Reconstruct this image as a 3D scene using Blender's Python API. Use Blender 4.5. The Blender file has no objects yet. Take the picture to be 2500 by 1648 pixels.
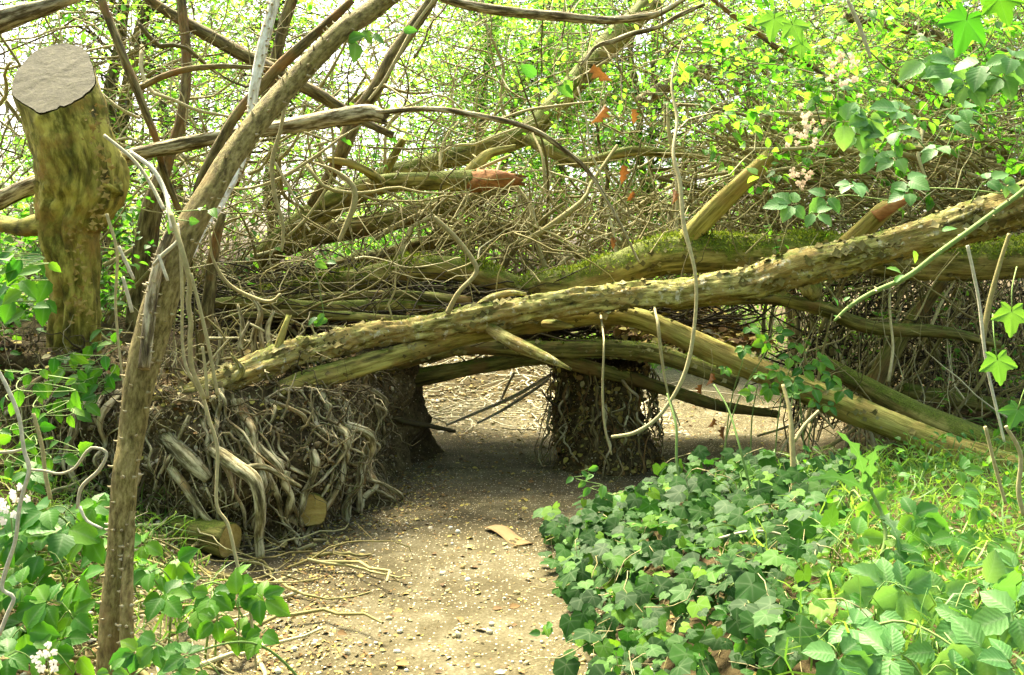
import bpy, math, numpy as np
from mathutils import Vector

# ---------------------------------------------------------------- camera, sky, sun, exposure
SC = bpy.context.scene
COL = SC.collection
F_PX, CX, CY, HOR = 2165.0, 1250.0, 824.0, 683.0      # pixels of the 2500 x 1648 photograph
CAM_H = 1.2
PITCH = math.atan((CY - HOR) / F_PX)
cam_d = bpy.data.cameras.new("camera")
cam = bpy.data.objects.new("camera", cam_d)
COL.objects.link(cam)
cam_d.sensor_fit = 'HORIZONTAL'
cam_d.angle = 2 * math.atan(CX / F_PX)
cam_d.clip_start, cam_d.clip_end = 0.05, 2000
cam.location = (0, 0, CAM_H)
cam.rotation_euler = (math.pi / 2 - PITCH, 0, 0)
SC.camera = cam

SUN_EL, SUN_AZ = math.radians(58), math.radians(-28)   # azimuth from +Y towards +X
w = bpy.data.worlds.new("World"); SC.world = w; w.use_nodes = True
nt = w.node_tree
sky = nt.nodes.new("ShaderNodeTexSky"); sky.sky_type = 'NISHITA'; sky.sun_disc = False
sky.sun_elevation = SUN_EL; sky.sun_rotation = SUN_AZ
sky.air_density = 1.0; sky.dust_density = 8.0; sky.ozone_density = 0.3
bg = nt.nodes["Background"]; bg.inputs[1].default_value = 0.115
nt.links.new(sky.outputs[0], bg.inputs[0])
sun_d = bpy.data.lights.new("sun", 'SUN'); sun_d.energy = 4.0; sun_d.angle = math.radians(13); sun_d.color = (1, .92, .66)
sun = bpy.data.objects.new("sun", sun_d); COL.objects.link(sun)
sd = Vector((math.sin(SUN_AZ) * math.cos(SUN_EL), math.cos(SUN_AZ) * math.cos(SUN_EL), math.sin(SUN_EL)))
sun.rotation_euler = (-sd).to_track_quat('-Z', 'Y').to_euler()
SC.view_settings.view_transform = 'Standard'; SC.view_settings.look = 'None'
SC.view_settings.exposure = 2.5; SC.view_settings.gamma = 1.0
SC.cycles.max_bounces = 8; SC.cycles.diffuse_bounces = 4; SC.cycles.transmission_bounces = 4

# ---------------------------------------------------------------- helpers
rng = np.random.default_rng(11)
_perm = np.random.default_rng(5).random((64, 64, 64)) * 2 - 1

def vnoise(p):
    p = np.asarray(p, float); i = np.floor(p).astype(int); f = p - i; f = f * f * (3 - 2 * f)
    i &= 63; j = (i + 1) & 63
    def g(a, b, c): return _perm[a, b, c]
    x0, y0, z0 = i[..., 0], i[..., 1], i[..., 2]; x1, y1, z1 = j[..., 0], j[..., 1], j[..., 2]
    fx, fy, fz = f[..., 0], f[..., 1], f[..., 2]
    a = g(x0, y0, z0) * (1 - fx) + g(x1, y0, z0) * fx; b = g(x0, y1, z0) * (1 - fx) + g(x1, y1, z0) * fx
    c = g(x0, y0, z1) * (1 - fx) + g(x1, y0, z1) * fx; d = g(x0, y1, z1) * (1 - fx) + g(x1, y1, z1) * fx
    return (a * (1 - fy) + b * fy) * (1 - fz) + (c * (1 - fy) + d * fy) * fz

def fbm(p, oct=4):
    p = np.asarray(p, float); s = 0; a = 1.0
    for k in range(oct):
        s = s + a * vnoise(p * 2 ** k + 17.3 * k); a *= .5
    return s / 1.8

def sstep(x):
    x = np.clip(x, 0, 1); return x * x * (3 - 2 * x)

def nrm(v): return v / np.maximum(np.linalg.norm(v, axis=-1, keepdims=True), 1e-9)

def P(x, y, d):
    """photo pixel + distance along the ground -> world point"""
    cx, cy = (x - CX) / F_PX, -(y - CY) / F_PX
    s, c = math.sin(PITCH), math.cos(PITCH)
    v = np.array([cx, c + cy * s, -s + cy * c])
    return v * (d / v[1]) + np.array([0, 0, CAM_H])

def tag(o, label=None, cat=None, group=None, kind=None):
    if label: o["label"] = label
    if cat: o["category"] = cat
    if group: o["group"] = group
    if kind: o["kind"] = kind
    return o

def empty(name, loc=(0, 0, 0)):
    o = bpy.data.objects.new(name, None); COL.objects.link(o); o.location = loc; o.empty_display_size = .1
    return o

def mesh(name, V, Fs, mat=None, attrs=None, smooth=True):
    """V (N,3); Fs list of int arrays (M,k)"""
    if not isinstance(Fs, (list, tuple)): Fs = [Fs]
    Fs = [np.asarray(f, np.int32) for f in Fs if len(f)]
    me = bpy.data.meshes.new(name)
    V = np.asarray(V, np.float32)
    me.vertices.add(len(V)); me.vertices.foreach_set("co", V.ravel())
    nl = sum(f.size for f in Fs); npoly = sum(len(f) for f in Fs)
    me.loops.add(nl); me.polygons.add(npoly)
    me.loops.foreach_set("vertex_index", np.concatenate([f.ravel() for f in Fs]))
    tot = np.concatenate([np.full(len(f), f.shape[1], np.int32) for f in Fs])
    st = np.concatenate([[0], np.cumsum(tot)[:-1]]).astype(np.int32)
    me.polygons.foreach_set("loop_start", st)
    me.polygons.foreach_set("loop_total", tot)
    if smooth: me.polygons.foreach_set("use_smooth", np.ones(npoly, bool))
    for k, a in (attrs or {}).items():
        a = np.asarray(a, np.float32)
        if a.ndim == 1:
            at = me.attributes.new(k, 'FLOAT', 'POINT'); at.data.foreach_set("value", a)
        else:
            at = me.attributes.new(k, 'FLOAT_VECTOR', 'POINT'); at.data.foreach_set("vector", a.ravel())
    if mat: me.materials.append(mat)
    me.update(calc_edges=True); me.validate()
    return me

def obj(name, me, parent=None, loc=None):
    o = bpy.data.objects.new(name, me); COL.objects.link(o)
    if parent is not None:
        o.parent = parent
        if loc is None: o.location = [-c for c in parent.location]
    if loc is not None: o.location = loc
    return o

def catmull(pts, n):
    """pts (K,m) resampled to n rows"""
    pts = np.asarray(pts, float); K = len(pts)
    if K == 2:
        t = np.linspace(0, 1, n)[:, None]; return pts[0] * (1 - t) + pts[1] * t
    q = np.vstack([2 * pts[0] - pts[1], pts, 2 * pts[-1] - pts[-2]])
    seg = np.linalg.norm(np.diff(pts[:, :3], axis=0), axis=1); L = np.concatenate([[0], np.cumsum(seg)])
    s = np.linspace(0, L[-1], n); i = np.clip(np.searchsorted(L, s, side='right') - 1, 0, K - 2)
    t = ((s - L[i]) / np.maximum(seg[i], 1e-9))[:, None]
    a, b, c, d = q[i], q[i + 1], q[i + 2], q[i + 3]
    return .5 * (2 * b + (c - a) * t + (2 * a - 5 * b + 4 * c - d) * t * t + (3 * b - a - 3 * c + d) * t ** 3)

def frames(c):
    t = nrm(np.gradient(c, axis=0)); n = len(c)
    N = np.zeros_like(c); u = np.array([0, 0, 1.]) if abs(t[0, 2]) < .9 else np.array([1., 0, 0])
    for i in range(n):
        u = u - t[i] * np.dot(u, t[i]); u = u / max(np.linalg.norm(u), 1e-9); N[i] = u
    return t, N, np.cross(t, N)

def tube(ctrl, step=.03, seg=10, lump=.08, bark=0., barkscale=9., seed=0., wob=0., close=True, jag=0., slant=None):
    """ctrl rows (x,y,z,r). returns V, faces, grain attribute, end rings"""
    ctrl = np.asarray(ctrl, float)
    L = np.linalg.norm(np.diff(ctrl[:, :3], axis=0), axis=1).sum()
    n = max(4, int(L / step) + 1)
    cc = catmull(ctrl, n); c, r = cc[:, :3], np.maximum(cc[:, 3], .0004)
    if wob:
        s0 = np.linspace(0, L, n)
        for k in range(3): c[:, k] += wob * vnoise(np.stack([s0 * 2.2 + seed, s0 * 0 + 7.7 * k, s0 * 0 + seed], 1))
    t, N, B = frames(c)
    th = np.linspace(0, 2 * np.pi, seg, endpoint=False)
    cs, sn = np.cos(th), np.sin(th)
    s = np.linspace(0, L, n)
    S = np.repeat(s[:, None], seg, 1); CS = np.repeat(cs[None], n, 0); SN = np.repeat(sn[None], n, 0)
    R = np.repeat(r[:, None], seg, 1)
    low = fbm(np.stack([CS * .9 + seed, SN * .9, S * 2.6], -1), 3)
    rr = R * (1 + lump * low * 1.6)
    if bark:
        ring = fbm(np.stack([CS * barkscale * R * 2.2 + seed, SN * barkscale * R * 2.2, S * barkscale * .28], -1) * 2.0, 4)
        patch = sstep(.55 + 1.1 * fbm(np.stack([CS * 1.3, SN * 1.3 + seed, S * 2.1], -1), 2))
        if slant is not None: bark = bark * np.clip((L - S - 1.5 * R) / .18, 0., 1)
        rr = rr + bark * (-np.abs(ring) * 1.5 + .4) * (.35 + .9 * patch)
        flake = np.floor(fbm(np.stack([CS * 2.2 + seed, SN * 2.2, S * 5], -1), 3) * 3) / 3
        rr = rr + bark * .55 * flake
    V = c[:, None] + rr[..., None] * (cs[None, :, None] * N[:, None] + sn[None, :, None] * B[:, None])
    if jag:
        V[-1] += t[-1] * (jag * (.2 + rng.random(seg)))[:, None]
    if slant is not None:                      # sawn off along a sloping plane
        e = c[-1] - t[-1] * r[-1] * slant * 1.02
        h_ = V[..., 2] - (e[2] + slant * (V[..., 1] - e[1]))
        for q in range(seg):
            a_ = int(np.argmax(h_[:, q] > 0)) if (h_[:, q] > 0).any() else n - 1
            f_ = h_[a_ - 1, q] / (h_[a_ - 1, q] - h_[a_, q]); V[a_:, q] = V[a_ - 1, q] * (1 - f_) + V[a_, q] * f_
    G = np.stack([CS * R, SN * R, S], -1).reshape(-1, 3) + np.array([seed * 3.1, seed, 0])
    i = np.arange(n - 1)[:, None] * seg; k = np.arange(seg)[None]; k2 = (k + 1) % seg
    Q = np.stack([i + k, i + k2, i + seg + k2, i + seg + k], -1).reshape(-1, 4)
    V = V.reshape(-1, 3); Fs = [Q]
    if close:
        a = len(V); V = np.vstack([V, c[:1], c[-1:] - t[-1:] * (jag * .3)])
        G = np.vstack([G, G[:1], G[-1:]])
        kk = np.arange(seg)
        e = (n - 1) * seg
        Fs.append(np.concatenate([np.stack([np.full(seg, a), (kk + 1) % seg, kk], 1),
                                  np.stack([np.full(seg, a + 1), e + kk, e + (kk + 1) % seg], 1)]))
    return V, Fs, G, (n, seg, c, t, r)

def join(parts):
    Vs, Q, T, Gs, off = [], [], [], [], 0
    for V, Fs, G in parts:
        Vs.append(V); Gs.append(G)
        for f in Fs:
            (Q if f.shape[1] == 4 else T).append(f + off)
        off += len(V)
    out = []
    if Q: out.append(np.concatenate(Q))
    if T: out.append(np.concatenate(T))
    return np.concatenate(Vs), out, np.concatenate(Gs)

def px(nodes):
    """(x, y, depth, width) in photo pixels -> world x,y,z,radius"""
    return np.array([list(P(x, y, d)) + [w / F_PX * d / 2] for x, y, d, w in nodes])

def twigs(C, R, seg=4):
    """batch of thin tubes: C (N,K,3), R (N,K)"""
    N, K, _ = C.shape
    t = nrm(np.gradient(C, axis=1)); ref = nrm(rng.normal(size=(N, 1, 3)))
    a = nrm(np.cross(t, ref)); b = np.cross(t, a)
    th = np.linspace(0, 2 * np.pi, seg, endpoint=False)
    V = C[:, :, None] + R[:, :, None, None] * (np.cos(th)[None, None, :, None] * a[:, :, None] + np.sin(th)[None, None, :, None] * b[:, :, None])
    base = (np.arange(N) * K * seg)[:, None, None]; i = (np.arange(K - 1) * seg)[None, :, None]
    k = np.arange(seg)[None, None]; k2 = (k + 1) % seg
    Q = np.stack([base + i + k, base + i + k2, base + i + seg + k2, base + i + seg + k], -1).reshape(-1, 4)
    var = np.repeat(rng.random(N), K * seg)
    return V.reshape(-1, 3), Q, var

def bendcurves(p0, d, L, K=6, bend=.35, droop=0.):
    """N random curved polylines"""
    N = len(p0); d = nrm(d); s = np.linspace(0, 1, K)[None, :, None]
    side = nrm(np.cross(d, rng.normal(size=(N, 3)))); side2 = np.cross(d, side)
    L = np.asarray(L)[:, None, None] * np.ones((N, 1, 1))
    b1 = (rng.normal(size=(N, 1, 1)) * bend); b2 = rng.normal(size=(N, 1, 1)) * bend * .5; ph = rng.random((N, 1, 1)) * 6
    C = p0[:, None] + L * (d[:, None] * s + side[:, None] * b1 * s * (1 - s) * 1.6 + side2[:, None] * b2 * np.sin(s * 5 + ph) * .35)
    C = C + L * rng.normal(size=(N, K, 3)) * bend * .045
    C[:, :, 2] -= (droop * L * s ** 2)[:, :, 0]
    return C

def rotmats(ydir, normal):
    y = nrm(ydir); z = nrm(normal - y * (normal * y).sum(-1, keepdims=True)); x = np.cross(y, z)
    return np.stack([x, y, z], -1)

def scatter(tpl, M, loc, scale):
    V, Fs, lc = tpl; N = len(loc)
    X = np.einsum('nij,vj->nvi', M * np.asarray(scale).reshape(N, 1, 1), V) + loc[:, None]
    out = []
    for f in Fs: out.append((f[None] + (np.arange(N) * len(V))[:, None, None]).reshape(-1, f.shape[1]))
    return X.reshape(-1, 3), out, np.tile(lc, (N, 1)), np.repeat(rng.random(N), len(V))

# ---------------------------------------------------------------- materials
def mat_new(name):
    m = bpy.data.materials.new(name); m.use_nodes = True
    t = m.node_tree; b = t.nodes["Principled BSDF"]
    return m, t, b

def nd(t, typ, **kw):
    n = t.nodes.new(typ)
    for k, v in kw.items():
        if k.startswith("i_"):
            key = k[2:]
            n.inputs[int(key) if key.isdigit() else key].default_value = v
        else: setattr(n, k, v)
    return n

def ramp(t, stops):
    n = t.nodes.new("ShaderNodeValToRGB"); e = n.color_ramp.elements
    while len(e) < len(stops): e.new(.5)
    for q, (p, c) in zip(e, stops): q.position = p; q.color = (*c, 1)
    return n

def mixc(t, fac, a, b):
    n = t.nodes.new("ShaderNodeMix"); n.data_type = 'RGBA'
    L = t.links
    for sock, v in ((n.inputs[0], fac), (n.inputs[6], a), (n.inputs[7], b)):
        if hasattr(v, "links") or hasattr(v, "is_linked"): L.new(v, sock)
        elif isinstance(v, (int, float)): sock.default_value = v
        else: sock.default_value = (*v, 1)
    return n.outputs[2]

def mth(t, op, a, b=None, c=None, clamp=False):
    n = t.nodes.new("ShaderNodeMath"); n.operation = op; n.use_clamp = clamp
    for k, v in enumerate((a, b, c)):
        if v is None: continue
        if isinstance(v, (int, float)): n.inputs[k].default_value = v
        else: t.links.new(v, n.inputs[k])
    return n.outputs[0]

def bark_mat(name, dark, mid, light, bare=(.34, .21, .08), bare_amt=.25, moss=0., moss_col=(.11, .15, .012), rough=.85, along=.22, fine=42, lichen=0.):
    m, t, b = mat_new(name); L = t.links
    at = nd(t, "ShaderNodeAttribute", attribute_name="grain")
    mp = nd(t, "ShaderNodeMapping"); mp.inputs["Scale"].default_value = (1, 1, along); L.new(at.outputs["Vector"], mp.inputs[0])
    n1 = nd(t, "ShaderNodeTexNoise", i_Scale=fine, i_Detail=9., i_Roughness=.68); L.new(mp.outputs[0], n1.inputs[0])
    n2 = nd(t, "ShaderNodeTexNoise", i_Scale=5.5, i_Detail=5., i_Roughness=.6); L.new(at.outputs["Vector"], n2.inputs[0])
    n3 = nd(t, "ShaderNodeTexNoise", i_Scale=130., i_Detail=4., i_Roughness=.7); L.new(mp.outputs[0], n3.inputs[0])
    r1 = ramp(t, [(.35, dark), (.47, mid), (.57, light), (.68, tuple(min(1, c * 1.4) for c in light))]); L.new(n1.outputs[0], r1.inputs[0])
    f = mth(t, 'MULTIPLY', mth(t, 'SUBTRACT', n2.outputs[0], .64 - bare_amt * .4), 7., clamp=True)
    barec = ramp(t, [(.3, tuple(c * .55 for c in bare)), (.6, bare), (.75, tuple(min(1, c * 1.4) for c in bare))]); L.new(n3.outputs[0], barec.inputs[0])
    col = mixc(t, mth(t, 'MULTIPLY', f, .75), r1.outputs[0], barec.outputs[0])
    dk = nd(t, "ShaderNodeTexNoise", i_Scale=2.3, i_Detail=3.); L.new(at.outputs["Vector"], dk.inputs[0])
    stain = mth(t, 'MULTIPLY', mth(t, 'SUBTRACT', dk.outputs[0], .5), 2.6, clamp=True)
    col = mixc(t, stain, col, mixc(t, .55, col, tuple(c * .6 for c in dark)))
    if lichen:
        ln = nd(t, "ShaderNodeTexNoise", i_Scale=26., i_Detail=6., i_Roughness=.7); L.new(at.outputs["Vector"], ln.inputs[0])
        lf = mth(t, 'MULTIPLY', mth(t, 'SUBTRACT', ln.outputs[0], .68 - lichen * .2), 14., clamp=True)
        col = mixc(t, mth(t, 'MULTIPLY', lf, .8), col, (.50, .47, .33))
    if moss:
        geo = nd(t, "ShaderNodeNewGeometry"); sx = nd(t, "ShaderNodeSeparateXYZ"); L.new(geo.outputs["Normal"], sx.inputs[0])
        mn = nd(t, "ShaderNodeTexNoise", i_Scale=9., i_Detail=6., i_Roughness=.65); L.new(at.outputs["Vector"], mn.inputs[0])
        v = mth(t, 'ADD', mth(t, 'MULTIPLY', sx.outputs[2], .55), mth(t, 'MULTIPLY', mn.outputs[0], 1.5))
        mf = mth(t, 'MULTIPLY', mth(t, 'SUBTRACT', v, 1.42 - moss * .62), 4.5, clamp=True)
        fm = nd(t, "ShaderNodeTexNoise", i_Scale=150., i_Detail=3.); L.new(at.outputs["Vector"], fm.inputs[0])
        mc = ramp(t, [(.3, tuple(c * .35 for c in moss_col)), (.6, moss_col), (.75, tuple(c * 1.7 for c in moss_col))]); L.new(fm.outputs[0], mc.inputs[0])
        col = mixc(t, mth(t, 'MULTIPLY', mf, .85), col, mc.outputs[0])
    L.new(col, b.inputs["Base Color"]); b.inputs["Roughness"].default_value = rough
    b.inputs["Specular IOR Level"].default_value = .25
    h = mth(t, 'ADD', mth(t, 'MULTIPLY', n1.outputs[0], 1.), mth(t, 'MULTIPLY', n3.outputs[0], .35))
    bp = nd(t, "ShaderNodeBump", i_Strength=.75, i_Distance=.012); L.new(h, bp.inputs["Height"]); L.new(bp.outputs[0], b.inputs["Normal"])
    return m

M = {}
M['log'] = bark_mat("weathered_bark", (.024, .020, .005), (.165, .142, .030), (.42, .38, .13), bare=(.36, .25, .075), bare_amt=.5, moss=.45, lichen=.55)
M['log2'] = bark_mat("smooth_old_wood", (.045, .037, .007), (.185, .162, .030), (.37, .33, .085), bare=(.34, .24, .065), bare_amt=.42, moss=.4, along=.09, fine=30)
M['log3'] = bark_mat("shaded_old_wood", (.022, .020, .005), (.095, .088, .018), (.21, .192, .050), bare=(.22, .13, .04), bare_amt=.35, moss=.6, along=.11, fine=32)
M['mossy'] = bark_mat("mossy_bark", (.026, .023, .006), (.145, .128, .026), (.32, .28, .080), bare=(.32, .22, .07), bare_amt=.3, moss=1.05, along=.14, fine=28)
M['brown'] = bark_mat("brown_bark", (.030, .021, .008), (.15, .115, .050), (.46, .40, .25), bare_amt=.1, moss=0., along=.16, fine=55)
M['sap'] = bark_mat("sapling_bark", (.060, .044, .010), (.165, .128, .036), (.26, .21, .075), bare_amt=.15, moss=.05, along=.4, fine=75)
M['pale'] = bark_mat("sunlit_white_bark", (.34, .29, .20), (.66, .61, .49), (.84, .81, .72), bare_amt=.05, along=.3, fine=60)  # near-white tone puts the sun on this branch into the bark colour
M['stump'] = bark_mat("stump_bark", (.040, .034, .005), (.15, .134, .018), (.35, .305, .060), bare=(.36, .22, .045), bare_amt=.32, moss=.5, along=.34, fine=20)
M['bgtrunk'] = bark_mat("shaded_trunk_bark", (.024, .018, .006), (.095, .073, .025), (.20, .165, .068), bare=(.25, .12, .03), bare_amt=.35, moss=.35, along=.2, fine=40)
M['root'] = bark_mat("root_bark", (.034, .027, .009), (.17, .142, .060), (.46, .41, .24), bare_amt=.25, along=.2, fine=45)

def wood_mat(name, a, b_, c, scale=18., ring=False):
    m, t, b = mat_new(name); L = t.links
    tc = nd(t, "ShaderNodeTexCoord")
    mp = nd(t, "ShaderNodeMapping"); mp.inputs["Scale"].default_value = (.25, 1, 1) if not ring else (1, 1, 1)
    L.new(tc.outputs["Object"], mp.inputs[0])
    n = nd(t, "ShaderNodeTexNoise", i_Scale=scale, i_Detail=9., i_Roughness=.7); L.new(mp.outputs[0], n.inputs[0])
    r = ramp(t, [(.3, a), (.5, b_), (.72, c)]); L.new(n.outputs[0], r.inputs[0])
    L.new(r.outputs[0], b.inputs["Base Color"]); b.inputs["Roughness"].default_value = .9
    bp = nd(t, "ShaderNodeBump", i_Strength=.5, i_Distance=.008); L.new(n.outputs[0], bp.inputs["Height"]); L.new(bp.outputs[0], b.inputs["Normal"])
    return m
M['cut'] = wood_mat("grey_sawn_wood", (.028, .024, .009), (.050, .044, .018), (.085, .074, .034), 40, True)
M['fresh'] = wood_mat("orange_split_wood", (.10, .040, .010), (.28, .115, .030), (.42, .23, .08), 30)
M['ochre'] = wood_mat("ochre_sawn_wood", (.14, .09, .02), (.30, .21, .05), (.42, .31, .10), 30)

def soil_mat(name, stops, scale=9., chalk=.0, fine=60., bump=.02):
    m, t, b = mat_new(name); L = t.links
    tc = nd(t, "ShaderNodeTexCoord")
    n = nd(t, "ShaderNodeTexNoise", i_Scale=scale, i_Detail=10., i_Roughness=.72); L.new(tc.outputs["Object"], n.inputs[0])
    n2 = nd(t, "ShaderNodeTexNoise", i_Scale=fine, i_Detail=6., i_Roughness=.7); L.new(tc.outputs["Object"], n2.inputs[0])
    big = nd(t, "ShaderNodeTexNoise", i_Scale=1.3, i_Detail=4.); L.new(tc.outputs["Object"], big.inputs[0])
    f = mth(t, 'ADD', mth(t, 'MULTIPLY', n.outputs[0], .35), mth(t, 'ADD', mth(t, 'MULTIPLY', n2.outputs[0], .35), mth(t, 'MULTIPLY', big.outputs[0], .3)))
    r = ramp(t, stops); L.new(f, r.inputs[0]); col = r.outputs[0]
    if chalk:
        vo = nd(t, "ShaderNodeTexVoronoi", i_Scale=95.); L.new(tc.outputs["Object"], vo.inputs[0])
        cn = nd(t, "ShaderNodeSeparateColor"); L.new(vo.outputs["Color"], cn.inputs[0])
        k = mth(t, 'MULTIPLY', mth(t, 'LESS_THAN', vo.outputs["Distance"], .36), mth(t, 'LESS_THAN', cn.outputs[0], chalk))
        col = mixc(t, k, col, mixc(t, cn.outputs[1], (.30, .22, .10), (.62, .55, .40)))
    L.new(col, b.inputs["Base Color"]); b.inputs["Roughness"].default_value = .95; b.inputs["Specular IOR Level"].default_value = .15
    bp = nd(t, "ShaderNodeBump", i_Strength=.9, i_Distance=bump); L.new(f, bp.inputs["Height"]); L.new(bp.outputs[0], b.inputs["Normal"])
    return m
M['ground'] = soil_mat("woodland_soil", [(.36, (.016, .011, .004)), (.48, (.048, .035, .013)), (.58, (.10, .077, .032)), (.7, (.20, .16, .075))])
M['path'] = soil_mat("trodden_gravel", [(.38, (.036, .029, .013)), (.48, (.070, .058, .028)), (.56, (.118, .103, .060)), (.66, (.21, .19, .13))], 7., .14, 90., .010)
M['earth'] = soil_mat("root_earth", [(.36, (.016, .011, .005)), (.48, (.055, .040, .016)), (.57, (.14, .108, .048)), (.67, (.30, .245, .13))], 12., .05, 50., .04)

def var_mat(name, stops, rough=.8, transl=0., tstops=None, vein=0., spec=.3, side=0.):
    """colour from the per-piece value 'var' plus the object's own random number"""
    m, t, b = mat_new(name); L = t.links
    at = nd(t, "ShaderNodeAttribute", attribute_name="var"); oi = nd(t, "ShaderNodeObjectInfo")
    v = mth(t, 'FRACT', mth(t, 'ADD', at.outputs["Fac"], oi.outputs["Random"]))
    r = ramp(t, stops); L.new(v, r.inputs[0]); col = r.outputs[0]
    tc = nd(t, "ShaderNodeTexCoord")
    n = nd(t, "ShaderNodeTexNoise", i_Scale=25. if transl else 60., i_Detail=5., i_Roughness=.65); L.new(tc.outputs["Object"], n.inputs[0])
    col = mixc(t, mth(t, 'MULTIPLY', mth(t, 'SUBTRACT', n.outputs[0], .42), 2.2, clamp=True), mixc(t, .35, col, (.01, .015, .003)) if transl else mixc(t, .45, col, (.02, .014, .006)), col)
    if vein or side:
        lc = nd(t, "ShaderNodeAttribute", attribute_name="leafco"); sp = nd(t, "ShaderNodeSeparateXYZ"); L.new(lc.outputs["Vector"], sp.inputs[0])
        vf = mth(t, 'MULTIPLY', mth(t, 'POWER', sp.outputs[2], 9.), vein, clamp=True)
        hh = vf
        if side:
            sv = mth(t, 'SINE', mth(t, 'MULTIPLY', mth(t, 'SUBTRACT', sp.outputs[1], mth(t, 'MULTIPLY', mth(t, 'ABSOLUTE', sp.outputs[0]), .28)), 46.))
            hh = mth(t, 'MULTIPLY', sv, side)
            col = mixc(t, mth(t, 'MULTIPLY', mth(t, 'SUBTRACT', sv, .55), .9 * side, clamp=True), col, mixc(t, .5, col, (.02, .05, .01)))
        col = mixc(t, vf, col, mixc(t, .55, col, (.45, .55, .32)))
        bp = nd(t, "ShaderNodeBump", i_Strength=.5, i_Distance=.003); L.new(hh, bp.inputs["Height"]); L.new(bp.outputs[0], b.inputs["Normal"])
    L.new(col, b.inputs["Base Color"]); b.inputs["Roughness"].default_value = rough; b.inputs["Specular IOR Level"].default_value = spec
    if transl:
        tr = nd(t, "ShaderNodeBsdfTranslucent"); mx = nd(t, "ShaderNodeMixShader"); mx.inputs[0].default_value = transl
        r2 = ramp(t, tstops); L.new(v, r2.inputs[0]); L.new(r2.outputs[0], tr.inputs[0])
        L.new(b.outputs[0], mx.inputs[1]); L.new(tr.outputs[0], mx.inputs[2])
        L.new(mx.outputs[0], t.nodes["Material Output"].inputs[0])
    return m
M['twig'] = var_mat("dry_twig", [(0, (.11, .090, .022)), (.3, (.26, .222, .070)), (.65, (.46, .405, .165)), (1, (.68, .62, .36))])
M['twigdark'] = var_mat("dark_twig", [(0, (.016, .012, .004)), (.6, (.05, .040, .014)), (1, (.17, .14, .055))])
M['flake'] = var_mat("loose_bark", [(0, (.09, .075, .020)), (.5, (.24, .205, .062)), (1, (.46, .42, .19))], .95)
M['rootbit'] = var_mat("root_fragment", [(0, (.035, .027, .010)), (.5, (.13, .105, .042)), (.85, (.30, .25, .125)), (1, (.50, .44, .27))], .9)
M['straw'] = var_mat("dry_straw", [(0, (.34, .25, .10)), (1, (.58, .48, .26))])
M['paletwig'] = var_mat("bleached_twig", [(0, (.58, .53, .34)), (1, (.80, .75, .56))])
M['vine'] = var_mat("tan_vine_stem", [(0, (.42, .36, .15)), (1, (.56, .49, .25))])
M['thorn'] = var_mat("pale_thorn", [(0, (.45, .36, .18)), (1, (.62, .54, .33))])
M['greenstem'] = var_mat("green_stem", [(0, (.16, .30, .06)), (1, (.30, .42, .12))])
M['moss'] = var_mat("moss_tufts", [(0, (.07, .11, .008)), (.5, (.18, .26, .015)), (1, (.32, .40, .035))], .9, .3, [(0, (.12, .2, .01)), (1, (.35, .42, .04))])
M['ivy'] = var_mat("ivy_leaf", [(0, (.014, .050, .010)), (.4, (.024, .085, .014)), (.75, (.042, .13, .018)), (.9, (.07, .19, .016)), (1, (.15, .30, .015))], .6, .25,
                   [(0, (.03, .13, .01)), (.8, (.08, .26, .02)), (1, (.28, .52, .02))], .25, .12)
M['bramble'] = var_mat("bramble_leaf", [(0, (.035, .125, .025)), (.5, (.075, .23, .040)), (.85, (.11, .29, .05)), (1, (.20, .36, .03))], .5, .35,
                       [(0, (.10, .38, .03)), (1, (.34, .66, .04))], .5, .2, .10)
M['bramblepale'] = var_mat("sky_pale_bramble_leaf", [(0, (.060, .17, .045)), (.5, (.095, .25, .070)), (1, (.16, .33, .11))], .5, .3,  # pale green puts the sky's reflection into the leaf colour
                       [(0, (.16, .46, .05)), (1, (.40, .72, .10))], .5, .18, .12)
M['thistle'] = var_mat("thistle_leaf", [(0, (.09, .22, .05)), (1, (.13, .28, .07))], .5, .2, [(0, (.15, .42, .05)), (1, (.20, .48, .06))], .5, .25)
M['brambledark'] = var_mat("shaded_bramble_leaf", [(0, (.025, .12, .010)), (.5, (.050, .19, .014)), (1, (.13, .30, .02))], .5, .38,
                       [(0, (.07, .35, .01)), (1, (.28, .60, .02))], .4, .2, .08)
M['leaf'] = var_mat("canopy_leaf", [(0, (.030, .11, .010)), (.5, (.065, .18, .014)), (1, (.12, .24, .018))], .5, .58,
                    [(0, (.14, .44, .02)), (.5, (.32, .70, .04)), (.9, (.50, .82, .08)), (1, (.62, .82, .10))], 0, .3)
M['spray'] = var_mat("fresh_green_leaf", [(0, (.030, .12, .014)), (.5, (.060, .19, .024)), (1, (.11, .26, .04))], .5, .5, [(0, (.09, .38, .015)), (.6, (.24, .64, .03)), (1, (.44, .78, .06))], .4, .25)
M['grass'] = var_mat("grass_blade", [(0, (.06, .16, .015)), (.7, (.12, .26, .03)), (1, (.26, .34, .07))], .5, .35, [(0, (.15, .38, .03)), (1, (.35, .55, .06))], 0, .35)
M['deadleaf'] = var_mat("rust_dead_leaf", [(0, (.09, .035, .010)), (1, (.20, .085, .025))], .8, .18, [(0, (.28, .09, .015)), (1, (.38, .18, .04))])
M['litter'] = var_mat("leaf_litter", [(0, (.10, .055, .015)), (.3, (.30, .17, .05)), (.6, (.46, .34, .09)), (.85, (.58, .50, .10)), (1, (.5, .45, .32))], .8)
M['stone'] = var_mat("flint_chalk", [(0, (.36, .26, .10)), (.3, (.50, .40, .20)), (.65, (.64, .56, .38)), (1, (.82, .78, .66))], .9)
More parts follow.
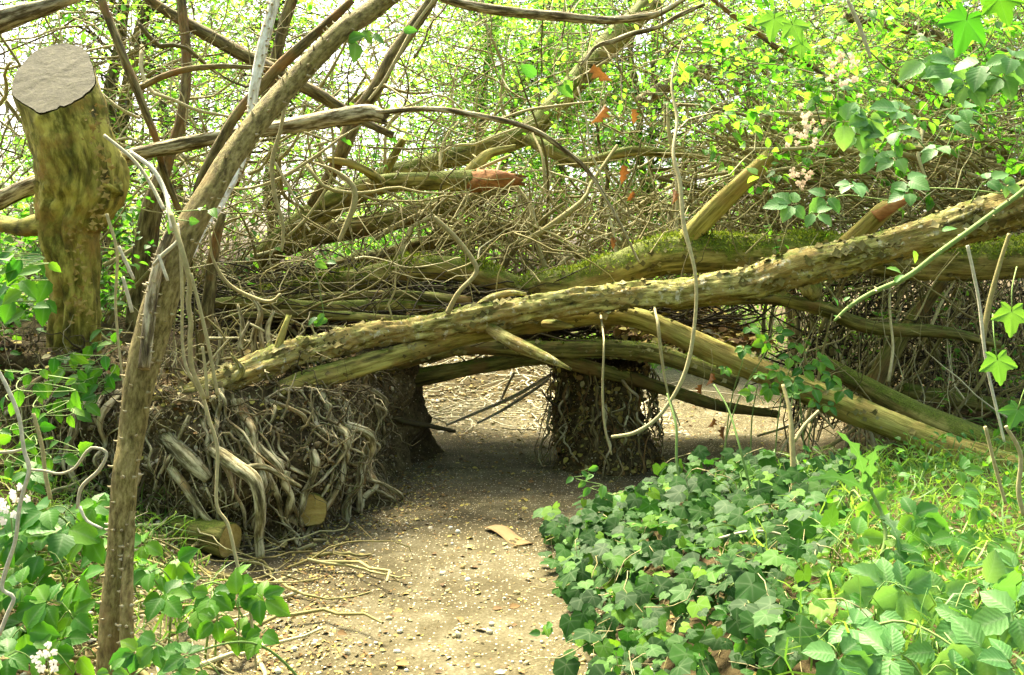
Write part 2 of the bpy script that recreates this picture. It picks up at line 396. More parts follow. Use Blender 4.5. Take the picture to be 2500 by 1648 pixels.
M['wallstone'] = var_mat("dirty_flint", [(0, (.10, .075, .035)), (.5, (.26, .20, .10)), (.85, (.42, .35, .20)), (1, (.62, .55, .38))], .9)
M['petal'] = var_mat("pale_petal", [(0, (.75, .68, .60)), (1, (.85, .82, .78))], .6, .3, [(0, (.8, .75, .7)), (1, (.8, .8, .75))])
M['seed'] = var_mat("pink_seed_head", [(0, (.50, .34, .20)), (1, (.70, .58, .44))], .7, .3, [(0, (.7, .5, .35)), (1, (.75, .65, .5))])
M['card'] = wood_mat("brown_card", (.19, .115, .045), (.22, .14, .055), (.25, .165, .07), 8, True)

# ---------------------------------------------------------------- terrain
XLY, XLX = [0, 2.7, 3.5, 3.85, 4.6, 6, 8, 12, 20], [-.85, -.85, -.95, -1.05, -.80, -.72, -1.2, -1.6, -2]
def G(x, y, noise=True):
    x, y = np.asarray(x, float), np.asarray(y, float)
    xl = np.interp(y, XLY, XLX)
    wl = np.interp(y, [0, 3.6, 4.2, 6.5, 9], [1.1, .9, .35, .4, 1.5])
    H = np.interp(y, [0, 2.4, 3.3, 3.8, 4.5, 5, 6.5, 8, 11, 30], [.26, .26, .24, .26, .62, .80, .86, .5, .45, .5]) + .28 * sstep((-1.75 - x) / .5) * sstep((y - 3.2) / .8) * sstep((6 - y) / 1.5)
    zl = H * sstep((xl - x) / wl)
    xr = np.interp(y, [0, 2.7, 3.8, 4.6, 5.3], [.16, .16, .10, .24, .5])
    yf = np.interp(x, [.2, .5, .9, 1.4, 2.2, 5], [4.15, 4.3, 4.4, 4.5, 5.0, 6.])
    zr = np.interp(y, [2, 2.6, 3.4, 4.4], [.26, .28, .29, .26]) * sstep((x - xr) / .7) * sstep((yf - y) / .7)
    zr2 = .42 * sstep((x - 2.05 - .3 * np.maximum(y - 6, 0)) / 1.0)
    zb = .6 * sstep((y - 7.3) / 2.8) * sstep((1.0 - x) / 1.0)
    z = np.maximum(np.maximum(zl, zb), np.maximum(zr, zr2)) + .5 * sstep((y - 13) / 12)
    if noise:
        z = z + .035 * fbm(np.stack([x * 1.7, y * 1.7, x * 0 + 3], -1), 4)
    return z
def pathmask(x, y):
    z = G(x, y, False); e = .10 * fbm(np.stack([x * 2.3, y * 2.3, x * 0 + 9.], -1), 4)
    m = sstep((.11 - z) / .09 + e * 1.5)
    return m * sstep((12.5 - y) / 1.0) * sstep((3.2 + .2 * y - x) / .6)

def grid(xs, ys):
    X, Y = np.meshgrid(xs, ys); ny, nx = X.shape
    i = (np.arange(ny - 1)[:, None] * nx + np.arange(nx - 1)[None]).ravel()
    return X.ravel(), Y.ravel(), np.stack([i, i + 1, i + nx + 1, i + nx], 1)
xs = np.concatenate([-np.geomspace(400, 4.4, 26), np.arange(-4.2, 4.3, .06), np.geomspace(4.4, 400, 26)])
ys = np.concatenate([-np.geomspace(300, 1, 18), np.arange(-.5, 10, .06), np.geomspace(10.1, 900, 34)])
X, Y, Q = grid(xs, ys)
Z = G(X, Y)
Z = Z - .02 * pathmask(X, Y)
tag(obj("ground", mesh("ground", np.stack([X, Y, Z], 1), Q, M['ground'])), kind="structure")
X, Y, Q = grid(np.arange(-1.6, 5.5, .035), np.arange(.6, 12.6, .035))
pm = pathmask(X, Y)
Z = G(X, Y) + .006 * fbm(np.stack([X * 9, Y * 9, X * 0], 1), 3) - .012 + .022 * sstep(pm * 2)
keep = (pm[Q] > .06).all(1)
used = np.unique(Q[keep]); remap = np.zeros(len(X), int); remap[used] = np.arange(len(used))
path = tag(obj("path", mesh("path", np.stack([X, Y, Z], 1)[used], remap[Q[keep]], M['path'])), kind="structure")
def PZ(x, y): return G(x, y) + .010

# gravel and pebbles
def rock_tpl(seed, n=2):
    r = np.random.default_rng(seed)
    import bmesh
    bm = bmesh.new(); bmesh.ops.create_icosphere(bm, subdivisions=n, radius=1)
    V = np.array([v.co[:] for v in bm.verts]); Fa = np.array([[v.index for v in f.verts] for f in bm.faces]); bm.free()
    V = V * (1 + .28 * vnoise(V * 1.3 + r.random(3) * 40))[:, None] * np.array([1, .75 + .3 * r.random(), .5 + .25 * r.random()])
    return V, [Fa], np.zeros((len(V), 3))
ROCK = [rock_tpl(k, 1) for k in range(5)]
ROCK0 = [(v * np.array([1.25, .8, .9]) * (1 + .35 * vnoise(v * 2.1 + 9 * k))[:, None], f, l) for k, (v, f, l) in enumerate(ROCK)]
def rnd_M(N, flat=.25):
    a = rng.random(N) * 2 * np.pi
    y = np.stack([np.cos(a), np.sin(a), rng.normal(size=N) * flat], 1); z = np.stack([rng.normal(size=N) * flat, rng.normal(size=N) * flat, np.ones(N)], 1)
    return rotmats(y, z)
def sample_path(N, y0, y1, x0=-1.4, x1=2.6):
    out = []
    while sum(map(len, out)) < N:
        u = rng.random((N * 2, 3)); y = y0 + (y1 - y0) * u[:, 1] ** 1.35; x = x0 + (x1 - x0) * u[:, 0]
        k = pathmask(x, y) > .25 + .5 * u[:, 2] * 0
        out.append(np.stack([x, y], 1)[k])
    return np.concatenate(out)[:N]
pmesh = [mesh("pebble", V, Fa, M['stone'], smooth=False) for V, Fa, _ in ROCK]
for k, (x, y) in enumerate(sample_path(300, 2.3, 4.4, -1.1, .4)):
    s = .006 + .011 * rng.random() ** 2.2
    o = obj("pebble", pmesh[k % 5], path, loc=(x, y, PZ(x, y) + s * .15)); o.scale = (s, s, s)
    o.rotation_euler = (rng.normal() * .3, rng.normal() * .3, rng.random() * 6.3)
N = 24000
xy = sample_path(N, 2.0, 9.5)
xy = xy[rng.random(N) < .12 + .88 * sstep(.5 + 1.3 * fbm(np.column_stack([xy * 2.2, xy[:, :1] * 0 + 4]), 3) + .9 * np.abs(xy[:, 0] + .35) - .35)]; N = len(xy)
tpl = (np.array([[1, 0, 0], [0, .8, 0], [-.9, .1, 0], [0, -.8, 0], [.1, .05, .55]]) , [np.array([[0, 1, 4], [1, 2, 4], [2, 3, 4], [3, 0, 4]])], np.zeros((5, 3)))
s = .0022 + .0045 * rng.random(N) ** 2
V, Fs, lc, var = scatter(tpl, rnd_M(N), np.column_stack([xy, PZ(xy[:, 0], xy[:, 1])]), s)
tag(obj("gravel", mesh("gravel", V, Fs, M['stone'], {"var": var}, False), path), kind="stuff")

# ---------------------------------------------------------------- leaf templates
def leaf_ovate(rows=8, width=.62, serr=.05, fold=.16, droop=.25):
    V, lc = [], []
    ts = np.linspace(0, 1, rows)
    for i, t in enumerate(ts):
        wv = width / 2 * (np.sin(np.pi * t ** .78) ** .8 if 0 < t < 1 else .02) * (1 + serr * (2 if i % 2 else -1.2))
        z = -droop * t * t
        for u in (-1, 0, 1):
            V.append((u * wv, t, z + abs(u) * wv * fold * 2)); lc.append((u, t, 1 - abs(u)))
    i = np.arange(rows - 1)[:, None] * 3 + np.arange(2)[None]; i = i.ravel()
    return np.array(V), [np.stack([i, i + 1, i + 4, i + 3], 1)], np.array(lc, float)
def leaf_ivy(pts, cup=.12):
    V, lc = [(0, 0, 0)], [(0, 0, 1.)]
    for a, r, v in pts:
        a = math.radians(a); x, y = r * math.cos(a), r * math.sin(a)
        V.append((x, y, -cup * (x * x + y * y) + .06 * (1 - v) * r)); lc.append((x, y, v))
    n = len(pts); k = np.arange(n - 1)
    return np.array(V), [np.stack([k * 0, k + 1, k + 2], 1)], np.array(lc, float)
IVY_A = leaf_ivy([(-82, .25, 0), (-62, .50, .1), (-30, .62, 1), (-8, .50, 0), (12, .62, .1), (36, .86, 1), (55, .68, 0), (66, .62, 0), (78, .86, .1), (90, 1.05, 1),
                  (102, .86, .1), (114, .62, 0), (125, .68, 0), (144, .86, 1), (168, .62, .1), (188, .50, 0), (210, .62, 1), (242, .50, .1), (262, .25, 0)])
IVY_B = leaf_ivy([(-80, .22, 0), (-55, .52, .1), (-20, .70, .9), (10, .66, 0), (40, .78, .9), (60, .70, 0), (76, .82, .1), (90, 1.0, 1),
                  (104, .82, .1), (120, .70, 0), (140, .78, .9), (170, .66, 0), (200, .70, .9), (235, .52, .1), (260, .22, 0)], .2)
def lobed():
    pts = []
    lobes = [(-40, .55), (28, .85), (90, 1.05), (152, .85), (220, .55)]
    sin_ = [(-5, .50), (58, .55), (122, .55), (185, .50)]
    pts.append((-85, .16, 0))
    for k, (a, r) in enumerate(lobes):
        for da, rr, v in ((-17, .72, 0), (-13, .82, .1), (-7, .85, .1), (-4, .95, .4), (0, 1, 1), (4, .95, .4), (7, .85, .1), (13, .82, .1), (17, .72, 0)):
            pts.append((a + da, r * rr, v))
        if k < 4: pts.append((*sin_[k], 0))
    pts.append((265, .16, 0))
    return leaf_ivy(pts, .10)
LOBED = lobed()
OVATE = leaf_ovate()
DIAM = (np.array([[0, 0, 0], [.30, .45, .08], [0, 1, -.1], [-.30, .45, .08], [0, .5, 0]]), [np.array([[0, 1, 4], [1, 2, 4], [2, 3, 4], [3, 0, 4]])],
        np.array([[0, 0, 1.], [1, .5, 0], [0, 1, 1.], [-1, .5, 0], [0, .5, 1.]]))
OV6 = leaf_ovate(5, .62, 0, .15, .2)
def tplmesh(name, tpl, mat): return mesh(name, tpl[0], tpl[1], mat, {"leafco": tpl[2]})
def place(o, Mx, loc, s):
    from mathutils import Matrix
    m = Matrix([[*(Mx[i] * s), loc[i]] for i in range(3)] + [[0, 0, 0, 1]])
    o.matrix_basis = m

# ---------------------------------------------------------------- logs
SEED = [0.]
def make_log(name, label, cat, nodes, mat, seg=26, step=.025, lump=.10, bark=.010, wob=0., group=None, part=None, jag=.0, slant=None, ends=None):
    SEED[0] += 1.37
    V, Fs, g, info = tube(px([(a, b, c, d * .94) for a, b, c, d in nodes]), step, seg, lump, bark, 9., SEED[0], wob, True, jag, slant)
    if part is not None:
        return obj(name, mesh(name, V, Fs, M[mat], {"grain": g}), part)
    o = obj(name, mesh(name, V, Fs, M[mat], {"grain": g}))
    return tag(o, label, cat, group)

def moss_on(parent_obj, n, seed, amt=.0, size=.014):
    """tufts on the upward faces of a log: a part of that log"""
    me = parent_obj.data; N = len(me.vertices)
    co = np.empty(N * 3); me.vertices.foreach_get("co", co); co = co.reshape(-1, 3)
    no = np.empty(N * 3); me.vertices.foreach_get("normal", no); no = no.reshape(-1, 3)
    wgt = np.clip(no[:, 2] - .25 + amt, 0, 1) * sstep(.35 + 1.4 * fbm(co * 4.5 + seed, 3))
    if wgt.sum() <= 0: return
    idx = rng.choice(N, n, p=wgt / wgt.sum())
    p = co[idx] + rng.normal(size=(n, 3)) * .012
    d = nrm(no[idx] + rng.normal(size=(n, 3)) * .7)
    tp = (np.array([[-.28, 0, 0], [.28, 0, 0], [0, 1, .1]]), [np.array([[0, 1, 2]])], np.zeros((3, 3)))
    V, Fs, lc, var = scatter(tp, rotmats(d, rng.normal(size=(n, 3))), p - d * .004, size * (.5 + rng.random(n)))
    o = obj("moss", mesh("moss", V, Fs, M['moss'], {"var": var}, False), parent_obj); tag(o, kind="stuff")

A = make_log("fallen_log", "longest fallen trunk with flaking ridged bark, lying highest at the front of the arch", "fallen log",
    [(420, 968, 3.92, 26), (475, 957, 3.95, 46), (536, 937, 4.0, 60), (643, 890, 4.15, 66), (786, 845, 4.4, 66), (905, 818, 4.6, 58), (1008, 806, 4.8, 58), (1100, 790, 4.8, 66), (1187, 772, 4.8, 76), (1270, 757, 4.8, 70),
     (1366, 742, 4.8, 70), (1544, 722, 4.75, 72), (1669, 712, 4.7, 76), (1760, 700, 4.65, 76), (1838, 690, 4.6, 80), (1945, 655, 4.5, 90), (2088, 622, 4.4, 82), (2267, 577, 4.3, 92), (2420, 528, 4.2, 108), (2560, 480, 4.1, 120)],
    'log', 44, .011, .13, .034)
make_log("branch_stub", None, None, [(1195, 800, 4.78, 30), (1225, 820, 4.7, 34), (1276, 847, 4.62, 36), (1330, 872, 4.55, 28), (1384, 897, 4.5, 9)], 'log', 14, .015, .12, .006, part=A, jag=.03)
make_log("branch_stub", None, None, [(560, 930, 4.03, 34), (590, 905, 3.98, 20), (575, 880, 3.98, 12), (563, 862, 3.98, 6)], 'log', 10, .015, .1, .003, part=A)
make_log("branch_stub", None, None, [(672, 880, 4.2, 22), (685, 830, 4.2, 20), (703, 778, 4.22, 13)], 'log2', 10, .015, .1, .003, part=A, jag=.02)
make_log("branch_stub", None, None, [(1170, 752, 4.8, 30), (1200, 728, 4.85, 22), (1245, 716, 4.9, 18), (1285, 718, 4.9, 8)], 'log', 12, .015, .15, .006, part=A)
Fg = make_log("fallen_log", "smooth bare fallen trunk arching under the ridged one down to the lower right corner", "fallen log",
    [(680, 952, 4.15, 40), (760, 925, 4.25, 50), (830, 908, 4.4, 56), (973, 866, 4.7, 48), (1116, 826, 5.0, 46), (1259, 796, 5.0, 50), (1401, 776, 5.0, 48), (1480, 768, 5.0, 50), (1544, 772, 4.95, 52), (1616, 797, 4.9, 58),
     (1700, 838, 4.85, 58), (1803, 885, 4.8, 62), (1946, 945, 4.7, 66), (2088, 1003, 4.6, 70), (2231, 1060, 4.5, 74), (2338, 1100, 4.4, 78), (2560, 1180, 4.2, 84)], 'log2', 30, .016, .11, .012)
make_log("branch_stub", None, None, [(1330, 790, 4.95, 24), (1360, 793, 4.85, 26), (1395, 797, 4.8, 8)], 'log2', 12, .012, .15, .005, part=Fg, jag=.02)
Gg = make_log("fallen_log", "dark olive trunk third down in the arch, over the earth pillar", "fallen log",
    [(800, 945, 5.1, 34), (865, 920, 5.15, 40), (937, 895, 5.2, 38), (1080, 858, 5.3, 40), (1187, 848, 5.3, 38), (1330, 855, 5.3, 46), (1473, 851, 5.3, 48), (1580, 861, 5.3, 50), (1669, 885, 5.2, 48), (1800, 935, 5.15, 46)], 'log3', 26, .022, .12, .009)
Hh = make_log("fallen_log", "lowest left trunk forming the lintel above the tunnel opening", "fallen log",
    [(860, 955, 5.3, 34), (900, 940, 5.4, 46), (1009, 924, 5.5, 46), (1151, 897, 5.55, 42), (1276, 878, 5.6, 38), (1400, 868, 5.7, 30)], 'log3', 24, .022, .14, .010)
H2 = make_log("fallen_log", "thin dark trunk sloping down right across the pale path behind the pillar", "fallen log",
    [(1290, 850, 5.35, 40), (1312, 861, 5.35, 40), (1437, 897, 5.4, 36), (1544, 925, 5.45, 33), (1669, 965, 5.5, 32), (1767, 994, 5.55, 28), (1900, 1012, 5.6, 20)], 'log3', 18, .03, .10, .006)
Bb = make_log("fallen_log", "rounded trunk with moss along its back, arching left of the mossy saddle", "fallen log",
    [(520, 722, 5.7, 22), (610, 722, 5.7, 32), (679, 716, 5.65, 42), (760, 703, 5.6, 50), (830, 690, 5.6, 58), (973, 663, 5.6, 62), (1060, 655, 5.6, 64), (1140, 662, 5.6, 62), (1223, 685, 5.55, 54), (1310, 715, 5.5, 34)], 'mossy', 28, .025, .08, .006)
Cc = make_log("fallen_log", "thickest mossy trunk with two snapped upright stubs, behind the ridged trunk at right", "fallen log",
    [(1260, 700, 5.5, 44), (1330, 695, 5.45, 70), (1410, 690, 5.4, 80), (1500, 660, 5.35, 92), (1580, 633, 5.3, 100), (1660, 620, 5.25, 100), (1838, 618, 5.2, 92), (2017, 614, 5.15, 92), (2196, 632, 5.1, 96), (2374, 640, 5.05, 100), (2560, 625, 5.0, 104)], 'mossy', 32, .025, .10, .010)
def flakes(o, n, s0, s1, seed):
    me = o.data; N = len(me.vertices); co = np.empty(N * 3); me.vertices.foreach_get("co", co); co = co.reshape(-1, 3); no = np.empty(N * 3); me.vertices.foreach_get("normal", no); no = no.reshape(-1, 3)
    w_ = np.clip(.25 + 1.2 * fbm(co * 3.5 + seed, 3), 0, 1) * (no[:, 1] < .4) + 1e-6; idx = rng.choice(N, n, p=w_ / w_.sum()); ax_ = nrm(np.array([1., -.1, .22]) + rng.normal(size=(n, 3)) * .12)
    V, Fs, lc, var = scatter(leaf_ovate(4, .42, .5, .12, -.06), rotmats(ax_ * np.where(rng.random((n, 1)) < .5, -1, 1), no[idx] + rng.normal(size=(n, 3)) * .3), co[idx] + no[idx] * .002, s0 + (s1 - s0) * rng.random(n) ** 2)
    tag(obj("bark_flakes", mesh("bark_flakes", V, Fs, M['flake'], {"var": var}, False), o), kind="stuff")
flakes(A, 900, .015, .075, 2.); flakes(Fg, 260, .015, .06, 4.); flakes(Cc, 220, .015, .06, 7.); flakes(Gg, 200, .015, .05, 1.)
moss_on(Cc, 15000, 3., .25, .017); moss_on(Bb, 8000, 8., .1, .016); moss_on(Gg, 700, 5.); moss_on(A, 900, 6., -.1, .008)
D1 = make_log("branch_stub", None, None, [(1660, 610, 5.25, 62), (1700, 560, 5.2, 56), (1770, 487, 5.1, 52), (1830, 430, 5.0, 46), (1876, 386, 4.95, 42)], 'log2', 18, .02, .1, .008, part=Cc, jag=.03)
E1 = make_log("branch_stub", None, None, [(2060, 605, 5.1, 56), (2100, 570, 5.0, 54), (2150, 520, 4.9, 48), (2180, 500, 4.86, 38)], 'log2', 18, .02, .1, .008, part=Cc)
make_log("split_tip", None, None, [(2140, 530, 4.895, 45), (2170, 508, 4.86, 39), (2200, 494, 4.83, 22), (2230, 482, 4.8, 4)], 'fresh', 14, .010, .3, .008, part=E1, jag=.05)
make_log("branch_stub", None, None, [(1960, 640, 5.0, 70), (1975, 690, 4.9, 66), (1985, 722, 4.86, 46), (1985, 735, 4.85, 12)], 'mossy', 16, .02, .1, .008, part=Cc)
Kk = make_log("fallen_log", "dark mossy trunk lying just above the bare one at the lower right edge", "fallen log",
    [(2010, 885, 5.1, 40), (2106, 940, 5.0, 54), (2231, 1008, 4.85, 66), (2374, 1072, 4.7, 76), (2560, 1145, 4.5, 80)], 'mossy', 24, .03, .1, .01)
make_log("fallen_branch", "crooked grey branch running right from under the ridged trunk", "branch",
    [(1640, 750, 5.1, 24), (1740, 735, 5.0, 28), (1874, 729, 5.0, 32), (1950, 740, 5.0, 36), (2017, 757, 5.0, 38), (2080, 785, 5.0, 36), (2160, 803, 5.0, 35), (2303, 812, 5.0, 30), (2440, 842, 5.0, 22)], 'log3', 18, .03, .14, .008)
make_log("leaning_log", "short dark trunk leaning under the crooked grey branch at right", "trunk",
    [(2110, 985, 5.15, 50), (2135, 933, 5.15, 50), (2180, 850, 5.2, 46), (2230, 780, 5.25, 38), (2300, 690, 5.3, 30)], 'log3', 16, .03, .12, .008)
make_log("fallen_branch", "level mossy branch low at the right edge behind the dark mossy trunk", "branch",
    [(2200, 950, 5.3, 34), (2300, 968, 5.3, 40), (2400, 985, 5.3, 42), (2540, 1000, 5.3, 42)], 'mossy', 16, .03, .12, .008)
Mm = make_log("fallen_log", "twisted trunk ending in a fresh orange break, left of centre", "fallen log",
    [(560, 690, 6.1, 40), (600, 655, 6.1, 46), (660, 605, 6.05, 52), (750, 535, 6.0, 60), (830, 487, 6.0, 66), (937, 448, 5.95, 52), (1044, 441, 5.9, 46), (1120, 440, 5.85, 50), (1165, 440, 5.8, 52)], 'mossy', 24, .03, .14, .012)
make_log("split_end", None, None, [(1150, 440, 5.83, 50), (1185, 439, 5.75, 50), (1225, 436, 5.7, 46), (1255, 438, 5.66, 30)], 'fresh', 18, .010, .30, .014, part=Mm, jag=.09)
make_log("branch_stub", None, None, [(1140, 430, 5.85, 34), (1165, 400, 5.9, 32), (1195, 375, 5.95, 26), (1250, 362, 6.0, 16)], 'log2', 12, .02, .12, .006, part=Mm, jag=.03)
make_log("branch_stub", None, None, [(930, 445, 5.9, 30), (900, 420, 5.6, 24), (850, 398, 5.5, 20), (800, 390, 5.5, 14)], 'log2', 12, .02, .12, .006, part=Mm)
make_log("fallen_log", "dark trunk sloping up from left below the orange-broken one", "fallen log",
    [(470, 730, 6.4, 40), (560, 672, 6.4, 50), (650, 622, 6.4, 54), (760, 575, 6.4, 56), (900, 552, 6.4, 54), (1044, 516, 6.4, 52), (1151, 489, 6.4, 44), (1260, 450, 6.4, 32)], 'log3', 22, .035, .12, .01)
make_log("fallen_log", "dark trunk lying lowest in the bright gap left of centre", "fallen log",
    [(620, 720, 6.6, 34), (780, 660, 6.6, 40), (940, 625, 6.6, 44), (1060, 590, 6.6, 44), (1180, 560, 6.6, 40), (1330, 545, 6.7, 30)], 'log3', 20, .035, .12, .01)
Oo = make_log("leaning_log", "long mossy trunk climbing diagonally from centre to the top edge", "trunk",
    [(840, 470, 6.5, 34), (940, 430, 6.55, 42), (1044, 402, 6.6, 46), (1151, 371, 6.7, 52), (1259, 338, 6.75, 58), (1330, 286, 6.8, 60), (1401, 207, 6.9, 58), (1491, 104, 7.0, 60), (1562, 36, 7.1, 54), (1640, -50, 7.2, 46)], 'mossy', 24, .035, .12, .012)
make_log("branch_stub", None, None, [(1270, 330, 6.75, 36), (1330, 360, 6.6, 34), (1400, 392, 6.5, 30), (1437, 395, 6.45, 26), (1544, 370, 6.4, 26), (1640, 375, 6.4, 22), (1760, 385, 6.4, 16)], 'mossy', 14, .03, .12, .008, part=Oo)
make_log("branch_stub", None, None, [(940, 430, 6.5, 22), (960, 385, 6.45, 22), (985, 340, 6.4, 16)], 'log2', 10, .02, .12, .005, part=Oo)
for k, (lab, nodes, mat) in enumerate([
    ("thin mossy branch across the dark gap left under the arching mossy trunk", [(500, 742, 5.3, 26), (640, 738, 5.3, 32), (780, 752, 5.3, 36), (900, 748, 5.35, 34), (1010, 745, 5.4, 28), (1090, 755, 5.4, 20)], 'mossy'),
    ("splintered grey branch lying lowest in the dark gap above the ridged trunk", [(560, 772, 5.2, 18), (700, 768, 5.2, 24), (850, 772, 5.2, 26), (960, 780, 5.2, 24), (1060, 775, 5.2, 16)], 'log3'),
    ("flat weathered branch lying directly beneath the arching mossy trunk", [(700, 728, 5.45, 20), (850, 722, 5.4, 24), (1000, 722, 5.4, 26), (1150, 735, 5.35, 22)], 'log3')]):
    make_log("fallen_branch", lab, "branch", nodes, mat, 14, .03, .16, .008)

# left: stump, thorny sapling, branch coloured sunlit white
st = empty("tree_stump", P(187, 850, 4.2)); tag(st, "tall sawn-off tree stump with a slanting grey cut face, top left", "stump")
SEED[0] = 40.
nodes = px([(188, 1060, 4.3, 150), (188, 940, 4.25, 116), (187, 826, 4.2, 104), (186, 719, 4.2, 110), (180, 629, 4.2, 124), (172, 560, 4.2, 142), (188, 500, 4.2, 168), (196, 440, 4.2, 188), (178, 357, 4.2, 186), (150, 270, 4.2, 188), (124, 165, 4.2, 198)])
nodes[-1, :3] += (nodes[-1, :3] - nodes[-2, :3]) * .75
V, Fs, g, info = tube(nodes, .014, 64, .14, .045, 7., 40., 0, False, 0., 1.05)
n_, seg_, c_, t_, r_ = info
ring = V[(n_ - 1) * seg_: n_ * seg_].copy()
wm = 1 + .0 * V[:, 0]
obj("trunk", mesh("stump_trunk", V, Fs, M['stump'], {"grain": g}), st)
cen = ring.mean(0); ex = np.array([1., 0, 0]); ey = nrm(ring[np.argmax(ring[:, 1])] - ring[np.argmin(ring[:, 1])])
rad = [.0, .2, .4, .6, .8, .93, .985]
ring_n = len(ring); nn = nrm(np.cross(ex, ey)); Vc = [cen + nn * .006]
for q in rad[1:]:
    for k, p in enumerate(ring):
        v = cen + (p - cen) * q; Vc.append(v + nn * (.006 + .003 * vnoise(v * 30)))
Fq = []
for j in range(len(rad) - 2):
    a = 1 + j * ring_n; k = np.arange(ring_n); Fq.append(np.stack([a + k, a + (k + 1) % ring_n, a + ring_n + (k + 1) % ring_n, a + ring_n + k], 1))
k = np.arange(ring_n)
Fcap = [np.concatenate(Fq), np.stack([k * 0, 1 + (k + 1) % ring_n, 1 + k], 1)]
obj("cut_face", mesh("cut_face", np.array(Vc), Fcap, M['cut']), st)
make_log("branch_stub", None, None, [(165, 545, 4.2, 80), (120, 545, 4.15, 60), (60, 555, 4.2, 44), (0, 545, 4.3, 40), (-60, 525, 4.4, 38)], 'stump', 18, .02, .12, .012, part=st)
make_log("knot", None, None, [(160, 540, 4.2, 90), (128, 520, 4.18, 70), (118, 480, 4.18, 52), (124, 430, 4.18, 20)], 'stump', 22, .014, .25, .025, part=st)
make_log("knot", None, None, [(225, 445, 4.2, 110), (262, 455, 4.18, 80), (285, 466, 4.18, 46), (300, 474, 4.18, 10)], 'stump', 22, .012, .35, .035, part=st)
# torn bark plates on the stump: loose flakes standing off its right side
fl = []
for k in range(130):
    yy = 250 + 540 * rng.random(); xx = np.interp(yy, [250, 450, 560, 800], [225, 255, 215, 225]) + rng.normal() * 18 - (30 if yy > 560 else 0)
    p = P(xx, yy, 4.2 - .17 + .03 * rng.random()); s = .008 + .022 * rng.random() ** 1.5
    tp = leaf_ovate(4, .9, .3, .1, .5)
    fl.append((p, s))
tp = leaf_ovate(4, .9, .4, .2, .5); N = len(fl)
V, Fs, lc, var = scatter(tp, rotmats(np.column_stack([rng.normal(size=N) * .6, -np.ones(N) * .3, rng.normal(size=N)]), np.column_stack([np.ones(N) * .6, -np.ones(N), rng.normal(size=N) * .4])), np.array([p for p, s in fl]), [s for p, s in fl])
tag(obj("bark_flakes", mesh("bark_flakes", V, Fs, M['ochre'], {"var": var}), st), kind="stuff")

def thorns(parent, ctrl, n, size, name="thorns", amt=1.):
    cc = catmull(ctrl, 200); i = rng.integers(4, 196, n); p = cc[i, :3]; r = cc[i, 3]
    t = nrm(np.gradient(cc[:, :3], axis=0))[i]; d = nrm(np.cross(t, rng.normal(size=(n, 3))))
    C = np.stack([p + d * (r * .9)[:, None], p + d * (r + size * .45)[:, None], p + d * (r + size)[:, None] + t * size * .25], 1)
    R = np.tile(np.array([size * .42, size * .25, size * .04]), (n, 1)) * (.6 + .7 * rng.random((n, 1)))
    V, Q, var = twigs(C, R, 5)
    tag(obj(name, mesh(name, V, Q, M['thorn'], {"var": var}), parent), kind="stuff")
sp = [(282, 1760, 2.25, 62), (268, 1645, 2.3, 60), (276, 1480, 2.35, 56), (292, 1338, 2.4, 56), (306, 1159, 2.45, 58), (320, 1076, 2.5, 60), (341, 933, 2.55, 68), (366, 826, 2.6, 76), (402, 700, 2.65, 74), (452, 576, 2.72, 66), (518, 464, 2.8, 58),
      (571, 375, 2.88, 54), (643, 279, 2.98, 50), (714, 200, 3.08, 46), (778, 132, 3.15, 45), (840, 71, 3.22, 44), (901, 29, 3.3, 43), (1000, -50, 3.4, 40)]
sp = [(a, b, c, d * 1.12) for a, b, c, d in sp]
S_ = empty("thorny_sapling", P(282, 1700, 2.25)); tag(S_, "dark thorny sapling trunk rising from the lower left and leaning right", "sapling")
SEED[0] = 60.
make_log("trunk", None, None, sp, 'sap', 22, .018, .07, .004, part=S_)
ctl = px(sp); thorns(S_, ctl, 150, .012)
sp2 = [(325, 1760, 2.24, 40), (312, 1640, 2.27, 40), (309, 1500, 2.3, 34), (312, 1380, 2.36, 28), (318, 1250, 2.42, 24)]
make_log("trunk", None, None, sp2, 'sap', 16, .018, .07, .003, part=S_); thorns(S_, px(sp2), 40, .012)
sp3 = [(352, 900, 2.5, 30), (362, 800, 2.54, 32), (375, 700, 2.58, 30), (398, 610, 2.62, 26), (425, 545, 2.66, 20)]
make_log("stem", None, None, sp3, 'brown', 14, .018, .07, .003, part=S_); thorns(S_, px(sp3), 40, .010)
tp_ = [(680, -40, 3.5, 24), (671, 0, 3.5, 25), (643, 107, 3.45, 28), (621, 214, 3.4, 25), (612, 290, 3.38, 23), (589, 393, 3.3, 21), (536, 500, 3.2, 22), (493, 561, 3.12, 22), (468, 629, 3.05, 8)]
T_ = empty("sunlit_white_branch", P(643, 107, 3.45)); tag(T_, "thorny branch coloured sunlit white, hanging down beside the thorny sapling", "branch")
make_log("stem", None, None, tp_, 'pale', 14, .02, .10, .003, part=T_); thorns(T_, px(tp_), 120, .013)
Qb = make_log("broken_branch", "brown furrowed branch with a broken end, crossing behind the sapling from the stump", "branch",
    [(-60, 512, 4.5, 50), (0, 489, 4.5, 48), (89, 450, 4.5, 44), (200, 412, 4.48, 40), (293, 386, 4.46, 34), (429, 357, 4.45, 36), (571, 329, 4.45, 32), (714, 307, 4.45, 36), (830, 287, 4.45, 43), (901, 277, 4.45, 42), (932, 286, 4.45, 34)],
    'brown', 20, .02, .10, .010, jag=.03)
make_log("side_shoot", None, None, [(890, 272, 4.44, 18), (930, 274, 4.42, 15), (1044, 266, 4.4, 14), (1151, 279, 4.4, 14), (1294, 314, 4.45, 13), (1383, 371, 4.5, 12), (1444, 429, 4.55, 11), (1508, 536, 4.6, 8), (1560, 640, 4.7, 5)], 'brown', 10, .02, .12, .003, part=Qb)

